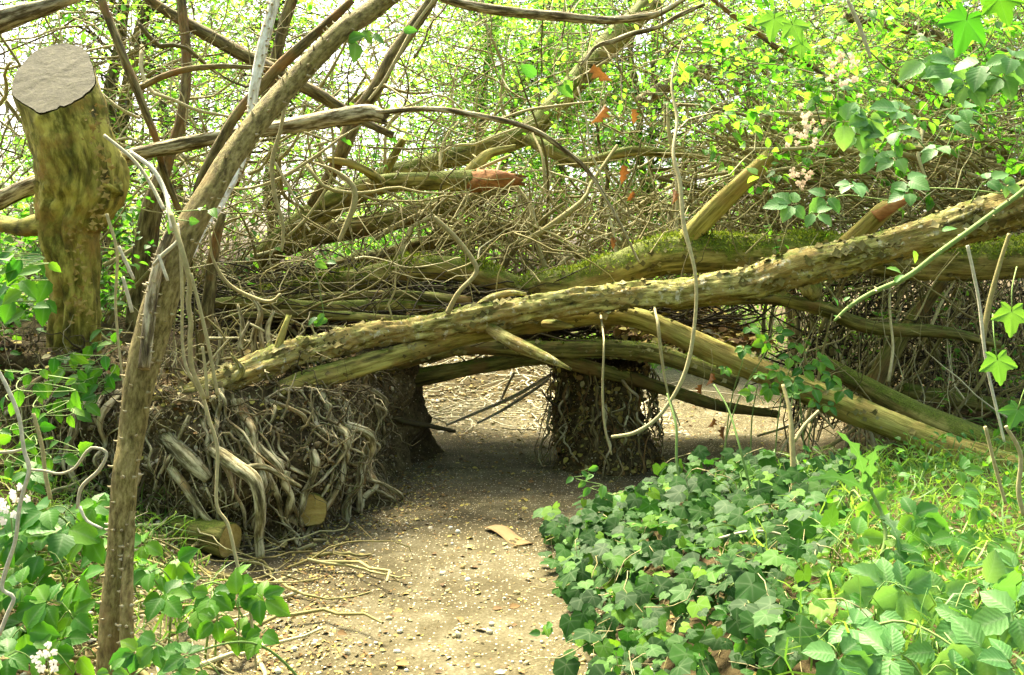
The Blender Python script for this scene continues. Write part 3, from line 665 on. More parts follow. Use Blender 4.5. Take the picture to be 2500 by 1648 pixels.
# other limbs in the upper half
LIMB = [
 ("thick brown limb cutting across the top left corner", [(-60, 82, 3.2, 56), (0, 54, 3.2, 54), (60, 32, 3.2, 44), (130, 12, 3.2, 34), (230, -25, 3.2, 26)], 'brown'),
 ("thorny dark stem descending from the top edge right of the stump", [(244, -20, 4.6, 18), (262, 40, 4.6, 20), (304, 143, 4.6, 21), (335, 220, 4.6, 21), (362, 290, 4.6, 20), (382, 345, 4.6, 18), (400, 420, 4.7, 16), (440, 520, 4.8, 14)], 'bgtrunk'),
 ("shadowy trunk standing between the stump and the thorny sapling", [(330, 880, 4.9, 70), (340, 760, 4.9, 66), (350, 647, 4.9, 60), (372, 510, 4.9, 52), (404, 400, 4.95, 34), (440, 300, 5.0, 28), (455, 160, 5.1, 24), (440, -30, 5.2, 24)], 'bgtrunk'),
 ("thin rust-brown trunk rising just right of the thorny sapling", [(485, 930, 4.9, 40), (495, 861, 4.9, 38), (511, 719, 4.9, 32), (525, 600, 4.9, 26), (545, 520, 4.9, 18)], 'bgtrunk'),
 ("brown limb slanting from the top centre down behind the broken branch", [(1075, -30, 5.6, 26), (1030, 35, 5.6, 30), (955, 143, 5.6, 34), (919, 214, 5.6, 38), (866, 290, 5.6, 40), (835, 370, 5.6, 36), (810, 420, 5.7, 30), (760, 500, 5.8, 26)], 'bgtrunk'),
 ("grey limb crossing down right from the top left sky", [(340, -20, 5.2, 22), (393, 18, 5.2, 26), (500, 82, 5.2, 32), (607, 140, 5.2, 34), (700, 190, 5.2, 34), (780, 232, 5.2, 32), (850, 275, 5.3, 26), (960, 330, 5.3, 18)], 'bgtrunk'),
 ("slim limb running parallel behind the sapling near the top", [(860, 0, 4.2, 20), (810, 48, 4.2, 22), (750, 100, 4.2, 24), (679, 165, 4.2, 25), (620, 230, 4.2, 25), (571, 290, 4.2, 25), (530, 360, 4.2, 24), (495, 430, 4.2, 22), (470, 520, 4.3, 20)], 'bgtrunk'),
 ("thin dark branch bowed level behind the sunlit white branch", [(340, 215, 4.7, 16), (400, 186, 4.7, 15), (464, 168, 4.7, 15), (540, 162, 4.7, 13), (625, 165, 4.7, 11), (700, 172, 4.7, 8)], 'bgtrunk'),
 ("shadowy upright trunk behind the top of the sunlit white branch", [(725, -30, 5.7, 28), (700, 40, 5.7, 28), (678, 120, 5.7, 26), (650, 230, 5.7, 24), (600, 380, 5.8, 22), (560, 480, 5.9, 20)], 'bgtrunk'),
 ("dark forked branch sagging along the top edge right of centre", [(1060, -18, 5.2, 20), (1095, 0, 5.2, 22), (1187, 21, 5.2, 25), (1290, 33, 5.2, 26), (1366, 40, 5.2, 25), (1473, 50, 5.2, 20), (1560, 42, 5.2, 18), (1616, 30, 5.2, 15), (1680, -10, 5.2, 12)], 'brown'),
 ("thin twisted branch crossing in front of the diagonal mossy trunk", [(1720, 10, 5.0, 10), (1670, 32, 5.0, 11), (1600, 68, 5.0, 12), (1544, 82, 5.0, 13), (1500, 100, 5.0, 12), (1455, 114, 5.0, 10), (1420, 160, 5.0, 7)], 'brown'),
 ("blackish stem slanting from the top edge down through the right foliage", [(1715, -20, 5.4, 8), (1780, 30, 5.4, 12), (1850, 80, 5.4, 14), (1900, 118, 5.4, 13), (1960, 150, 5.4, 12), (2040, 205, 5.4, 10), (2085, 245, 5.4, 7)], 'bgtrunk'),
 ("pale brown limb deep in the right foliage above the brush", [(1560, 250, 7.8, 36), (1680, 180, 7.8, 42), (1760, 165, 7.8, 38), (1860, 160, 7.8, 34), (1960, 125, 7.9, 30)], 'bgtrunk'),
 ("dark limb half hidden in leaves at the upper right", [(2060, 40, 6.4, 26), (2160, 62, 6.4, 28), (2260, 80, 6.4, 28), (2380, 120, 6.4, 26), (2520, 140, 6.4, 24)], 'bgtrunk'),
 ("brown limb in the brush below the top right leaves", [(2300, 255, 6.2, 24), (2380, 235, 6.2, 28), (2440, 205, 6.2, 30), (2540, 170, 6.2, 30)], 'bgtrunk'),
 ("mossy crooked branch rising right from behind the snapped stub", [(1880, 445, 5.7, 22), (1950, 405, 5.7, 24), (2000, 380, 5.7, 22), (2060, 372, 5.7, 16), (2140, 340, 5.8, 10)], 'mossy'),
]
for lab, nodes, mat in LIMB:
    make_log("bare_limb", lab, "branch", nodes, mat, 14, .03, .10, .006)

# ---------------------------------------------------------------- hand-placed vines, stems and dry twigs
VINE = [
 ("vine_stem", "long tan vine hanging before the arch and hooking left above the path", 'vine', [(1668, 100, 4.4, 3), (1640, 200, 4.25, 5), (1652, 290, 4.15, 6), (1644, 370, 4.05, 7), (1660, 440, 4.0, 9), (1671, 546, 3.95, 10), (1697, 672, 3.9, 9), (1692, 799, 3.9, 9.5), (1671, 914, 3.9, 10), (1618, 1009, 3.9, 10), (1555, 1056, 3.9, 9.5), (1492, 1069, 3.9, 9)]),
 ("vine_stem", "thin tan vine hanging straight left of the hooked vine", 'vine', [(1594, 735, 4.85, 6), (1600, 765, 4.45, 6), (1606, 790, 4.3, 8), (1616, 879, 4.3, 7), (1632, 965, 4.3, 5), (1660, 1040, 4.3, 4)]),
 ("vine_stem", "thin stem dangling over the earth pillar", 'vine', [(1466, 770, 4.9, 5), (1472, 815, 4.55, 5), (1474, 850, 4.4, 5), (1472, 960, 4.4, 6), (1478, 1050, 4.4, 6), (1492, 1110, 4.4, 4)]),
 ("vine_stem", "forked tan vine bending over the arching mossy trunk", 'vine', [(1062, 530, 4.5, 10), (1110, 575, 4.5, 12), (1155, 635, 4.5, 13), (1162, 668, 4.5, 13), (1120, 715, 4.5, 14), (1093, 765, 4.55, 14)]),
 ("hanging_stem", "kinked tan stem hanging second in the bunch beside the sapling", 'vine', [(418, 520, 2.55, 10), (443, 611, 2.5, 12), (461, 683, 2.5, 12), (459, 740, 2.5, 12), (466, 790, 2.5, 12), (464, 826, 2.5, 12), (471, 897, 2.5, 12), (503, 972, 2.5, 11)]),
 ("hanging_stem", "longest tan stem of the bunch, trailing down over the root wall to the ground", 'vine', [(440, 600, 2.55, 7), (446, 719, 2.53, 8), (447, 826, 2.53, 8), (459, 900, 2.52, 9), (491, 955, 2.52, 10), (512, 1030, 2.52, 9), (529, 1097, 2.52, 9), (526, 1231, 2.5, 8), (554, 1284, 2.5, 8), (579, 1391, 2.48, 8), (600, 1445, 2.45, 8), (615, 1560, 2.4, 7), (622, 1640, 2.4, 6)]),
 ("hanging_stem", "straight tan stem of the bunch, outermost to the right", 'vine', [(462, 668, 2.49, 8), (483, 750, 2.49, 9), (504, 836, 2.49, 10), (517, 900, 2.49, 9), (529, 966, 2.49, 9)]),
 ("hanging_stem", "short tan stem hanging between the two right stems of the bunch", 'vine', [(498, 843, 2.48, 7), (505, 900, 2.48, 8), (511, 969, 2.48, 8)]),
 ("hanging_stem", "thin tan stem hanging left of the sapling from the stump's height", 'vine', [(262, 520, 2.9, 8), (286, 611, 2.9, 8), (283, 700, 2.9, 7), (283, 754, 2.9, 7), (293, 861, 2.9, 6), (307, 969, 2.9, 5)]),
 ("hanging_stem", "short pale stem slanting beside the stump's right edge", 'paletwig', [(285, 600, 2.88, 7), (303, 640, 2.88, 8), (323, 682, 2.88, 7)]),
 ("hanging_stem", "short thick pale stem end hanging left of the sapling", 'paletwig', [(296, 675, 2.9, 8), (308, 720, 2.9, 10), (319, 762, 2.9, 10)]),
 ("hanging_stem", "curved pale stem bowing down from the sunlit shoots to the sapling", 'paletwig', [(321, 371, 2.75, 9), (375, 411, 2.7, 11), (405, 465, 2.66, 11), (414, 510, 2.6, 11), (420, 560, 2.56, 10)]),
 ("hanging_stem", "thin pale stem running from the stump's top down to the yellow shoot", 'paletwig', [(255, 330, 2.8, 7), (320, 385, 2.78, 8), (360, 440, 2.75, 8), (395, 510, 2.7, 8)]),
 ("hanging_stem", "small pale twig curling left across the sapling", 'paletwig', [(428, 545, 2.55, 8), (429, 586, 2.52, 9), (392, 622, 2.5, 10), (368, 648, 2.5, 7)]),
 ("hanging_stem", "short white thorny twig end before the sapling", 'paletwig', [(389, 622, 2.5, 8), (400, 655, 2.5, 8), (411, 685, 2.5, 7)]),
 ("hanging_stem", "thin stem sagging in a deep curve right of the sapling", 'vine', [(514, 555, 3.2, 6), (521, 629, 3.2, 7), (561, 694, 3.2, 8), (625, 729, 3.2, 8), (664, 736, 3.2, 7), (687, 718, 3.2, 5)]),
 ("hanging_stem", "pale stem hanging before the broken branch and forking below it", 'vine', [(705, 190, 3.3, 8), (700, 250, 3.3, 9), (688, 320, 3.3, 9), (668, 395, 3.3, 10), (672, 470, 3.3, 8), (692, 550, 3.3, 7), (688, 615, 3.3, 6)]),
 ("hanging_stem", "thin fork stem slanting right below the broken branch", 'vine', [(669, 398, 3.3, 7), (700, 455, 3.3, 7), (724, 500, 3.3, 6)]),
 ("hanging_stem", "long thin stem arching from the pale fork across to the left", 'vine', [(540, 462, 3.6, 6), (610, 460, 3.6, 7), (690, 430, 3.6, 7), (770, 380, 3.6, 6), (840, 330, 3.6, 5)]),
 ("hanging_stem", "fat tan stem curling down in front of the orange-broken trunk", 'vine', [(770, 400, 4.6, 8), (820, 420, 4.6, 11), (862, 455, 4.6, 13), (867, 500, 4.6, 14), (848, 550, 4.6, 12), (830, 590, 4.6, 9)]),
 ("dry_shoot", "wiry white stem zigzagging down the left edge over the bramble leaves", 'paletwig', [(-5, 890, 2.1, 8), (28, 950, 2.1, 9), (55, 1020, 2.1, 9), (66, 1100, 2.1, 9), (78, 1146, 2.1, 10), (62, 1200, 2.1, 9), (50, 1249, 2.1, 9), (40, 1320, 2.1, 9), (14, 1400, 2.1, 10), (8, 1440, 2.1, 9), (36, 1459, 2.1, 9), (20, 1500, 2.1, 9), (0, 1550, 2.1, 9)]),
 ("dry_shoot", "white twig reaching right from the wiry stem to the sapling and hooking down", 'paletwig', [(77, 1149, 2.1, 8), (115, 1152, 2.1, 7), (150, 1159, 2.1, 7), (186, 1145, 2.1, 7), (214, 1106, 2.1, 7), (232, 1095, 2.1, 7), (264, 1108, 2.1, 8), (245, 1150, 2.1, 9), (202, 1192, 2.1, 9), (192, 1243, 2.1, 8)]),
 ("dry_shoot", "short white twig end lying before the lower bramble leaves", 'paletwig', [(197, 1240, 2.1, 8), (214, 1274, 2.1, 7), (252, 1294, 2.1, 6)]),
 ("dry_shoot", "white side twig curling off the wiry stem towards the left edge", 'paletwig', [(-10, 1104, 2.12, 7), (30, 1103, 2.12, 7), (60, 1096, 2.12, 6)]),
 ("dry_shoot", "thin upright tan stem standing behind the wiry white stem", 'vine', [(85, 1010, 2.6, 9), (106, 1090, 2.6, 10), (115, 1160, 2.6, 10), (128, 1220, 2.6, 10)]),
 ("woody_stem", "straight brown woody stem standing in the ivy right of the path", 'vine', [(1915, 940, 3.5, 8), (1930, 1000, 3.45, 10), (1936, 1088, 3.4, 14), (1938, 1231, 3.35, 15), (1926, 1302, 3.3, 14), (1897, 1358, 3.25, 11)]),
 ("woody_stem", "tan stem forking right off the brown woody stem in the ivy", 'vine', [(1941, 1075, 3.42, 8), (1965, 1035, 3.45, 8), (1998, 1000, 3.5, 7)]),
 ("green_stem", "thin pale green stem rising from the ivy towards the hooked vine", 'greenstem', [(1845, 1290, 3.3, 5), (1831, 1195, 3.35, 6), (1803, 1088, 3.4, 6), (1775, 1000, 3.5, 5), (1740, 940, 3.6, 4)]),
 ("green_stem", "thin green stem curving out of the ivy edge over the path", 'greenstem', [(1710, 1300, 3.4, 5), (1670, 1220, 3.5, 6), (1650, 1130, 3.55, 6), (1650, 1040, 3.6, 6), (1630, 960, 3.7, 4)]),
 ("dry_shoot", "pale stem arching low over the ivy beside the dry grass", 'paletwig', [(1755, 1316, 2.8, 5), (1820, 1300, 2.8, 6), (1880, 1300, 2.8, 6), (1930, 1314, 2.8, 5), (1970, 1332, 2.8, 4)]),
 ("dry_shoot", "brown stem slanting over the grass at the right edge", 'vine', [(2405, 1040, 2.6, 9), (2430, 1140, 2.6, 9), (2455, 1230, 2.6, 8)]),
 ("dry_shoot", "curved grey stem standing at the right edge above the brambles", 'vine', [(2455, 1040, 2.5, 9), (2490, 1110, 2.5, 11), (2485, 1200, 2.5, 11), (2498, 1260, 2.5, 11)]),
 ("dry_shoot", "pale straight stem standing behind the right edge leaves, left of the two", 'paletwig', [(2360, 600, 3.6, 8), (2376, 670, 3.6, 8), (2390, 740, 3.6, 7), (2410, 900, 3.6, 7), (2450, 1080, 3.6, 6)]),
 ("dry_shoot", "thicker grey stem standing behind the right edge leaves", 'twig', [(2462, 570, 3.8, 11), (2440, 640, 3.8, 11), (2415, 740, 3.8, 12), (2400, 830, 3.8, 12)]),
 ("bleached_root", "bleached forked twig standing under the lintel beyond the tunnel", 'paletwig', [(1222, 980, 6.9, 7), (1240, 940, 6.9, 8), (1257, 908, 6.9, 7)]),
 ("pale_pole", "upper of two pale poles leaning across the bright tunnel exit", 'paletwig', [(1090, 1038, 6.6, 7), (1170, 1005, 6.6, 9), (1260, 965, 6.5, 10), (1355, 908, 6.4, 9)]),
 ("pale_pole", "lower of two pale poles leaning across the bright tunnel exit", 'paletwig', [(1165, 1034, 6.5, 6), (1230, 1000, 6.5, 8), (1300, 955, 6.4, 8), (1340, 925, 6.4, 7)]),
 ("dark_pole", "dark branch lying low in the left mouth of the tunnel", 'twigdark', [(925, 1000, 5.3, 14), (985, 1028, 5.4, 15), (1050, 1040, 5.6, 13), (1110, 1052, 5.8, 8)]),
 ("dark_twig", "forked black twig jutting left from the earth pillar", 'twigdark', [(1390, 1000, 5.5, 8), (1350, 985, 5.5, 7), (1322, 955, 5.5, 4)]),
 ("tall_stem", "pale straight stem hanging among leaves at the upper right", 'paletwig', [(2068, 0, 4.6, 8), (2095, 60, 4.6, 10), (2125, 145, 4.6, 8)]),
 ("tall_stem", "thin grey stem descending from the top edge left of centre", 'vine', [(1060, 0, 4.9, 8), (1010, 70, 4.9, 9), (970, 140, 4.9, 9), (935, 200, 4.9, 8), (900, 245, 4.9, 7)]),
 ("arching_stem", "thin stem arching right behind the side shoot of the broken branch", 'vine', [(1225, 290, 5.0, 7), (1290, 268, 5.0, 7), (1360, 258, 5.0, 7), (1450, 248, 5.0, 5)]),
]
for nm, lab, mt, nodes in VINE:
    SEED[0] += .7
    V, Fs, g, info = tube(px(nodes), .012, 8, .28, 0, 9, SEED[0], .007)
    tag(obj(nm, mesh(nm, V, Fs, M[mt], {"var": np.full(len(V), .0)})), lab, "stem")
# green bramble cane, right foreground
cn = [(2560, 400, 2.55, 13), (2500, 464, 2.55, 13), (2428, 518, 2.55, 13), (2350, 575, 2.52, 13), (2285, 622, 2.5, 13), (2214, 676, 2.48, 13), (2124, 717, 2.46, 11), (2070, 752, 2.45, 9), (2037, 783, 2.44, 6)]
bc = empty("bramble_cane", P(2500, 464, 2.55)); tag(bc, "bright green thorny bramble shoot arching in from the right edge", "bramble cane")
V, Fs, g, info = tube(px(cn), .012, 10, .05, 0, 9, 3.)
obj("stem", mesh("stem", V, Fs, M['greenstem'], {"var": np.full(len(V), .3)}), bc); thorns(bc, px(cn), 26, .008)
LEAFM = {k: tplmesh(k, t, M[m]) for k, t, m in (("ivy_a", IVY_A, 'ivy'), ("ivy_b", IVY_B, 'ivy'), ("bramble", OVATE, 'bramble'), ("bramblepale", OVATE, 'bramblepale'), ("brambledark", OVATE, 'brambledark'), ("lobed", LOBED, 'bramble'), ("lobeddark", LOBED, 'brambledark'), ("dead", leaf_ovate(8, .42, .22, .7, .3), 'deadleaf'))}
for x, y, s, a in ((2230, 612, .035, -1.3), (2200, 668, .045, 2.6), (2185, 690, .03, 1.), (2045, 748, .03, 1.9), (2050, 778, .02, 2.5), (2060, 735, .02, .8), (2300, 565, .04, .4)):
    o = obj("leaf", LEAFM["bramble"], bc); p = P(x, y, 2.46)
    place(o, rotmats(np.array([math.cos(a), -.2, math.sin(a)]), np.array([rng.normal() * .4, -.6, 1.])), p - np.array(bc.location), s)

# ---------------------------------------------------------------- root wall, earth pillar, sawn chunks
base = np.array([(-3.2, 3.95), (-2.4, 3.80), (-1.85, 3.66), (-1.4, 3.70), (-1.1, 3.86), (-.88, 4.12), (-.76, 4.5), (-.72, 4.9), (-.62, 5.4), (-.56, 5.9), (-.66, 6.5)])
rw = empty("root_wall", (-1.2, 4.0, 0)); tag(rw, "bank of exposed pale roots and crumbling earth left of the path", "root wall")
nu, nv = 190, 52
bb = catmull(base, nu); tg = nrm(np.gradient(bb, axis=0)); nout = np.stack([tg[:, 1], -tg[:, 0]], 1)   # towards the path
vv = np.linspace(0, 1.35, nv)
Hw = np.interp(bb[:, 1] + 0 * bb[:, 0], [3.7, 4.2, 5, 7], [.74, .74, .76, .78]) + .10 * sstep((-1.5 - bb[:, 0]) / .4) + .09 * vnoise(np.column_stack([bb * 2.3, bb[:, :1] * 0]))
def wall_pt(iu, v):
    """point and outward normal on the wall"""
    iu = np.asarray(iu); v = np.asarray(v)
    lo = np.floor(iu).astype(int).clip(0, nu - 2); f = (iu - lo)[..., None]
    b = bb[lo] * (1 - f) + bb[lo + 1] * f; n = nout[lo] * (1 - f) + nout[lo + 1] * f; h = Hw[lo]
    lean_a = np.interp(lo, [0, 60, 95, 130, nu], [.30, .30, .24, .16, .12])
    v_ = np.clip(v, 0., 1.); back = -lean_a * v_ ** 1.7 - .04 * np.sin(v_ * 6) * (1 - v_) - np.maximum(v - 1, 0) * 1.1
    z = h * (1 - (1 - v_) ** 1.25) + np.maximum(v - 1, 0) * .10 - .03
    xy = b + n * back[..., None]
    p = np.concatenate([xy, z[..., None]], -1)
    d = .20 * fbm(p * np.array([2.8, 2.8, 3.2]) + 5, 3) + .07 * fbm(p * 8., 3)
    nn = np.concatenate([n, 0 * z[..., None] + .25], -1)
    return p + nn * d[..., None], nrm(nn)
IU, VV = np.meshgrid(np.arange(nu), vv, indexing='ij')
Pw, _ = wall_pt(IU.astype(float), VV)
i = (np.arange(nu - 1)[:, None] * nv + np.arange(nv - 1)[None]).ravel()
obj("earth", mesh("earth", Pw.reshape(-1, 3), np.stack([i, i + nv, i + nv + 1, i + 1], 1), M['earth']), rw)
def wall_root(iu, v0, v1, drift, r, off, wob, kind="root", parent=rw, mat='root', seg=8):
    K = 9; vvv = np.linspace(v0, v1, K); ius = iu + drift * np.linspace(0, 1, K) ** 1.3 + rng.normal(size=K) * wob
    p, n = wall_pt(np.clip(ius, 0, nu - 1.01), vvv)
    o_ = off * (.4 + .6 * np.sin(np.linspace(.2, 3, K))) + rng.normal(size=K) * .008
    p = p + n * o_[:, None]
    rr = r * np.linspace(1, .45, K) * (1 + .25 * rng.normal(size=K)).clip(.6, 1.5)
    SEED[0] += 1.1
    V, Fs, g, _ = tube(np.column_stack([p, rr]), .02, seg, .18, r * .25, 14, SEED[0], .006)
    return V, Fs, g
u0 = np.argmin(np.abs(bb[:, 0] + 2.3)); u1 = np.argmin(np.hypot(bb[:, 0] + .8, bb[:, 1] - 4.85))
def one_root(r, curl, seg=8, span=None):
    v0 = .98 - .7 * rng.random() ** 1.2; v1 = max(v0 - (.25 + .55 * rng.random()), -.03); K = 8
    ius = u0 + (u1 - u0 + 6) * rng.random() + rng.normal() * 7. * np.linspace(0, 1, K) ** 1.4 + np.cumsum(rng.normal(size=K)) * curl * 34
    p, n = wall_pt(np.clip(ius, 0, nu - 1.01), np.linspace(v0, v1, K))
    o_ = .035 * rng.random() * np.sin(np.linspace(.1, 2.6, K)) + rng.normal(size=K) * .010 + r * .6
    p = p + n * o_[:, None] * (1 + 1.2 * rng.random())
    rr = r * np.linspace(1, .4, K) * (1 + .22 * rng.normal(size=K)).clip(.55, 1.5)
    SEED[0] += 1.1
    V, Fs, g, _ = tube(np.column_stack([p, rr]), .012 if r > .004 else .025, seg, .25, r * .35, 14, SEED[0], curl * 1.3)
    return V, Fs, g
for k in range(84):
    big_ = k < 34
    V, Fs, g = one_root(.011 + .013 * rng.random() ** 1.5 if big_ else .004 + .006 * rng.random(), .007 if big_ else .016, 10 if big_ else 7)
    obj("root", mesh("root", V, Fs, M['root'], {"grain": g}), rw)
V, Fs, g = join([one_root(.0013 + .002 * rng.random(), .035, 4) for k in range(240)]); tag(obj("rootlets", mesh("rootlets", V, Fs, M['root'], {"grain": g}), rw), kind="stuff")
# rubble and leaf scraps caught on the face
n = 2600; p, nn_ = wall_pt(u0 + (u1 - u0 + 20) * rng.random(n), .9 * rng.random(n))
V, Fs, lc, var = scatter(ROCK0[2], rnd_M(n, 1.), p, .004 + .016 * rng.random(n) ** 2.5)
tag(obj("rubble", mesh("rubble", V, Fs, M['wallstone'], {"var": var}, False), rw), kind="stuff")
n = 1500; p, nn_ = wall_pt(u0 + (u1 - u0 + 20) * rng.random(n), .9 * rng.random(n))
V, Fs, lc, var = scatter(OV6, rotmats(rng.normal(size=(n, 3)), nn_ + rng.normal(size=(n, 3)) * .6), p + nn_ * .006, .008 + .022 * rng.random(n) ** 2)
tag(obj("leaf_scraps", mesh("leaf_scraps", V, Fs, M['litter'], {"var": var}), rw), kind="stuff")
# the big bent root
for nodes in ([(505, 1085, 3.86, 26), (540, 1110, 3.74, 34), (580, 1140, 3.68, 36), (618, 1170, 3.64, 36), (634, 1215, 3.62, 32), (636, 1270, 3.62, 28), (632, 1310, 3.64, 24), (636, 1360, 3.62, 26)],
              [(380, 1110, 3.8, 20), (430, 1160, 3.72, 22), (470, 1215, 3.68, 22), (500, 1260, 3.66, 18), (530, 1285, 3.66, 12)],
              [(400, 1060, 3.86, 40), (430, 1090, 3.78, 44), (470, 1130, 3.73, 46), (510, 1170, 3.72, 30)],
              [(590, 1145, 3.7, 14), (640, 1140, 3.74, 15), (690, 1165, 3.8, 13), (735, 1190, 3.85, 9)],
              [(845, 1290, 4.3, 15), (850, 1220, 4.3, 16), (855, 1150, 4.34, 18), (870, 1080, 4.4, 20)],
              [(878, 1250, 4.42, 18), (875, 1180, 4.42, 20), (862, 1110, 4.45, 22), (850, 1040, 4.5, 20)]):
    make_log("root", None, None, nodes, 'root', 14, .015, .14, .004, part=rw)
# stones bedded in the wall
smesh = [mesh("stone", V * [1.3, .9, .8], Fa, M['wallstone'], smooth=False) for V, Fa, _ in ROCK]
for k in range(170):
    p, n = wall_pt(np.array([u0 + (u1 - u0) * rng.random()]), np.array([.02 + .75 * rng.random()])); s = .008 + .022 * rng.random() ** 2
    o = obj("stone", smesh[k % 5], rw, loc=p[0] - np.array(rw.location) + n[0] * s * .2); o.scale = (s, s, s); o.rotation_euler = rng.random(3) * 6
# upright broken root ends along the wall top
for x, y, d in ((620, 800, 4.5), (640, 850, 4.5), (585, 830, 4.55), (660, 830, 4.45), (535, 850, 4.6), (600, 870, 4.4)):
    h = 50 + 40 * rng.random()
    nodes = [(x + rng.normal() * 6, y + 60, d, 20), (x, y + 20, d, 16), (x + rng.normal() * 8, y - h * .4, d, 13), (x + rng.normal() * 10, y - h, d, 7)]
    make_log("root", None, None, nodes, 'root', 10, .012, .25, .003, part=rw, jag=.02)

# earth pillar
pl = empty("earth_pillar", (.52, 5.65, 0)); tag(pl, "dark clump of earth and hanging roots holding up the arch logs", "earth pillar")
nu2, nv2 = 64, 34
th = np.linspace(0, 2 * np.pi, nu2, endpoint=False); vz = np.linspace(-.05, 1, nv2)
TH, VZ = np.meshgrid(th, vz, indexing='ij')
rad = .20 + .10 * (1 - VZ) ** 2 + .08 * VZ ** 2
pp = np.stack([.58 + np.cos(TH) * rad * 1.05, 5.75 + np.sin(TH) * rad * 1.3, VZ * .66], -1)
dd = .13 * fbm(pp * 3.6 + 3, 4) + .05 * fbm(pp * 13, 3)
pp = pp + np.stack([np.cos(TH), np.sin(TH), 0 * TH], -1) * dd[..., None]
k = np.arange(nu2)[:, None]; j = np.arange(nv2 - 1)[None]; k2 = (k + 1) % nu2
obj("earth", mesh("earth", pp.reshape(-1, 3), np.stack([k * nv2 + j, k2 * nv2 + j, k2 * nv2 + j + 1, k * nv2 + j + 1], -1).reshape(-1, 4), M['earth']), pl)
def pil_root(r, seg):
    K = 8; a0 = -np.pi * rng.random() * 1.2 + .3; z0, z1 = .3 + .35 * rng.random(), .28 * rng.random(); z = np.linspace(z0, z1, K)
    a = a0 + np.cumsum(rng.normal(size=K) * .07); R = .28 + .10 * (1 - z / .66) ** 2 + rng.normal(size=K) * .02 + .03
    SEED[0] += 1.3
    V, Fs, g, _ = tube(np.column_stack([.58 + np.cos(a) * R * 1.05, 5.75 + np.sin(a) * R * 1.3, z, np.full(K, r) * np.linspace(1, .5, K)]), .025, seg, .15, 0, 9, SEED[0], .006)
    return V, Fs, g
for q in range(26):
    V, Fs, g = pil_root(.005 + .007 * rng.random(), 7); obj("root", mesh("root", V, Fs, M['root' if q % 2 else 'bgtrunk'], {"grain": g}), pl)
V, Fs, g = join([pil_root(.002 + .003 * rng.random(), 4) for q in range(50)]); tag(obj("rootlets", mesh("rootlets", V, Fs, M['bgtrunk'], {"grain": g}), pl), kind="stuff")

n = 2300; k_ = rng.integers(0, nu2, n); j_ = rng.integers(0, nv2, n); p = pp[k_, j_]; nn_ = np.column_stack([np.cos(th[k_]), np.sin(th[k_]), 0 * k_ + .2])
V, Fs, lc, var = scatter(OV6, rotmats(rng.normal(size=(n, 3)), nn_ + rng.normal(size=(n, 3)) * .8), p + nn_ * .012, .012 + .045 * rng.random(n) ** 2)
tag(obj("leaf_scraps", mesh("leaf_scraps", V, Fs, M['litter'], {"var": var}), pl), kind="stuff")
# sawn chunks at the foot of the wall
def chunk(name, label, c, axis, r, L, endm):
    e = empty(name, c); tag(e, label, "log piece"); axis = nrm(np.array(axis, float)); c = np.array(c)
    V, Fs, g, info = tube(np.array([[*(c - axis * L), r * .9], [*(c - axis * L * .4), r], [*c, r * 1.05]]), .02, 22, .14, .008, 9, SEED[0] + 5)
    obj("bark", mesh("bark", V, Fs, M['log3'], {"grain": g}), e)
    n, seg, cc, t, rr = info; ringv = V[(n - 1) * seg:n * seg]
    Vc = np.vstack([c + axis * .006, ringv * .94 + c * .06 + axis * .005]); kk = np.arange(seg)
    obj("sawn_end", mesh("sawn_end", Vc, [np.stack([kk * 0, 1 + kk, 1 + (kk + 1) % seg], 1)], M[endm]), e)
chunk("log_piece", "sawn ochre log end set into the foot of the root wall by the path", P(757, 1245, 3.98), (.25, -1, .12), .075, .3, 'ochre')
chunk("log_piece", "brown rotten log piece lying below the root wall behind the sapling", P(560, 1318, 3.6), (1, -.45, -.05), .07, .28, 'ochre')

# ---------------------------------------------------------------- cardboard scrap
cb = [P(1230, 1318, 3.98), P(1256, 1308, 4.02), P(1310, 1345, 3.72), P(1287, 1356, 3.68)]
uu = np.linspace(0, 1, 12); ww = np.linspace(0, 1, 5); Vt = []
c0 = np.array([-.02, 4.03]); ax = nrm(np.array([.19, -.29])); bx_ = np.array([ax[1], -ax[0]])
for u in uu:
    for q in ww:
        xy = c0 + ax * (u - .5) * .29 + bx_ * (q - .5) * (.085 + .008 * math.sin(u * 9)) ; z = PZ(xy[0], xy[1]) + .012 + .012 * math.sin(u * 5.2 + .6) + .003 * math.sin(q * 6)
        Vt.append((xy[0], xy[1], z))
Vt = np.array(Vt); nV = len(Vt); Vall = np.vstack([Vt, Vt - [0, 0, .004]])
i = (np.arange(11)[:, None] * 5 + np.arange(4)[None]).ravel(); q1 = np.stack([i, i + 5, i + 6, i + 1], 1)
bd = [k for k in range(5)] + [k * 5 + 4 for k in range(1, 12)] + [11 * 5 + k for k in (3, 2, 1, 0)] + [k * 5 for k in range(10, 0, -1)]
bd = np.array(bd); b2 = np.roll(bd, -1)
tag(obj("cardboard_scrap", mesh("cardboard_scrap", Vall, [np.concatenate([q1, q1[:, ::-1] + nV, np.stack([bd, b2, b2 + nV, bd + nV], 1)])], M['card'])), "curled strip of brown cardboard lying on the path by the ivy", "cardboard")

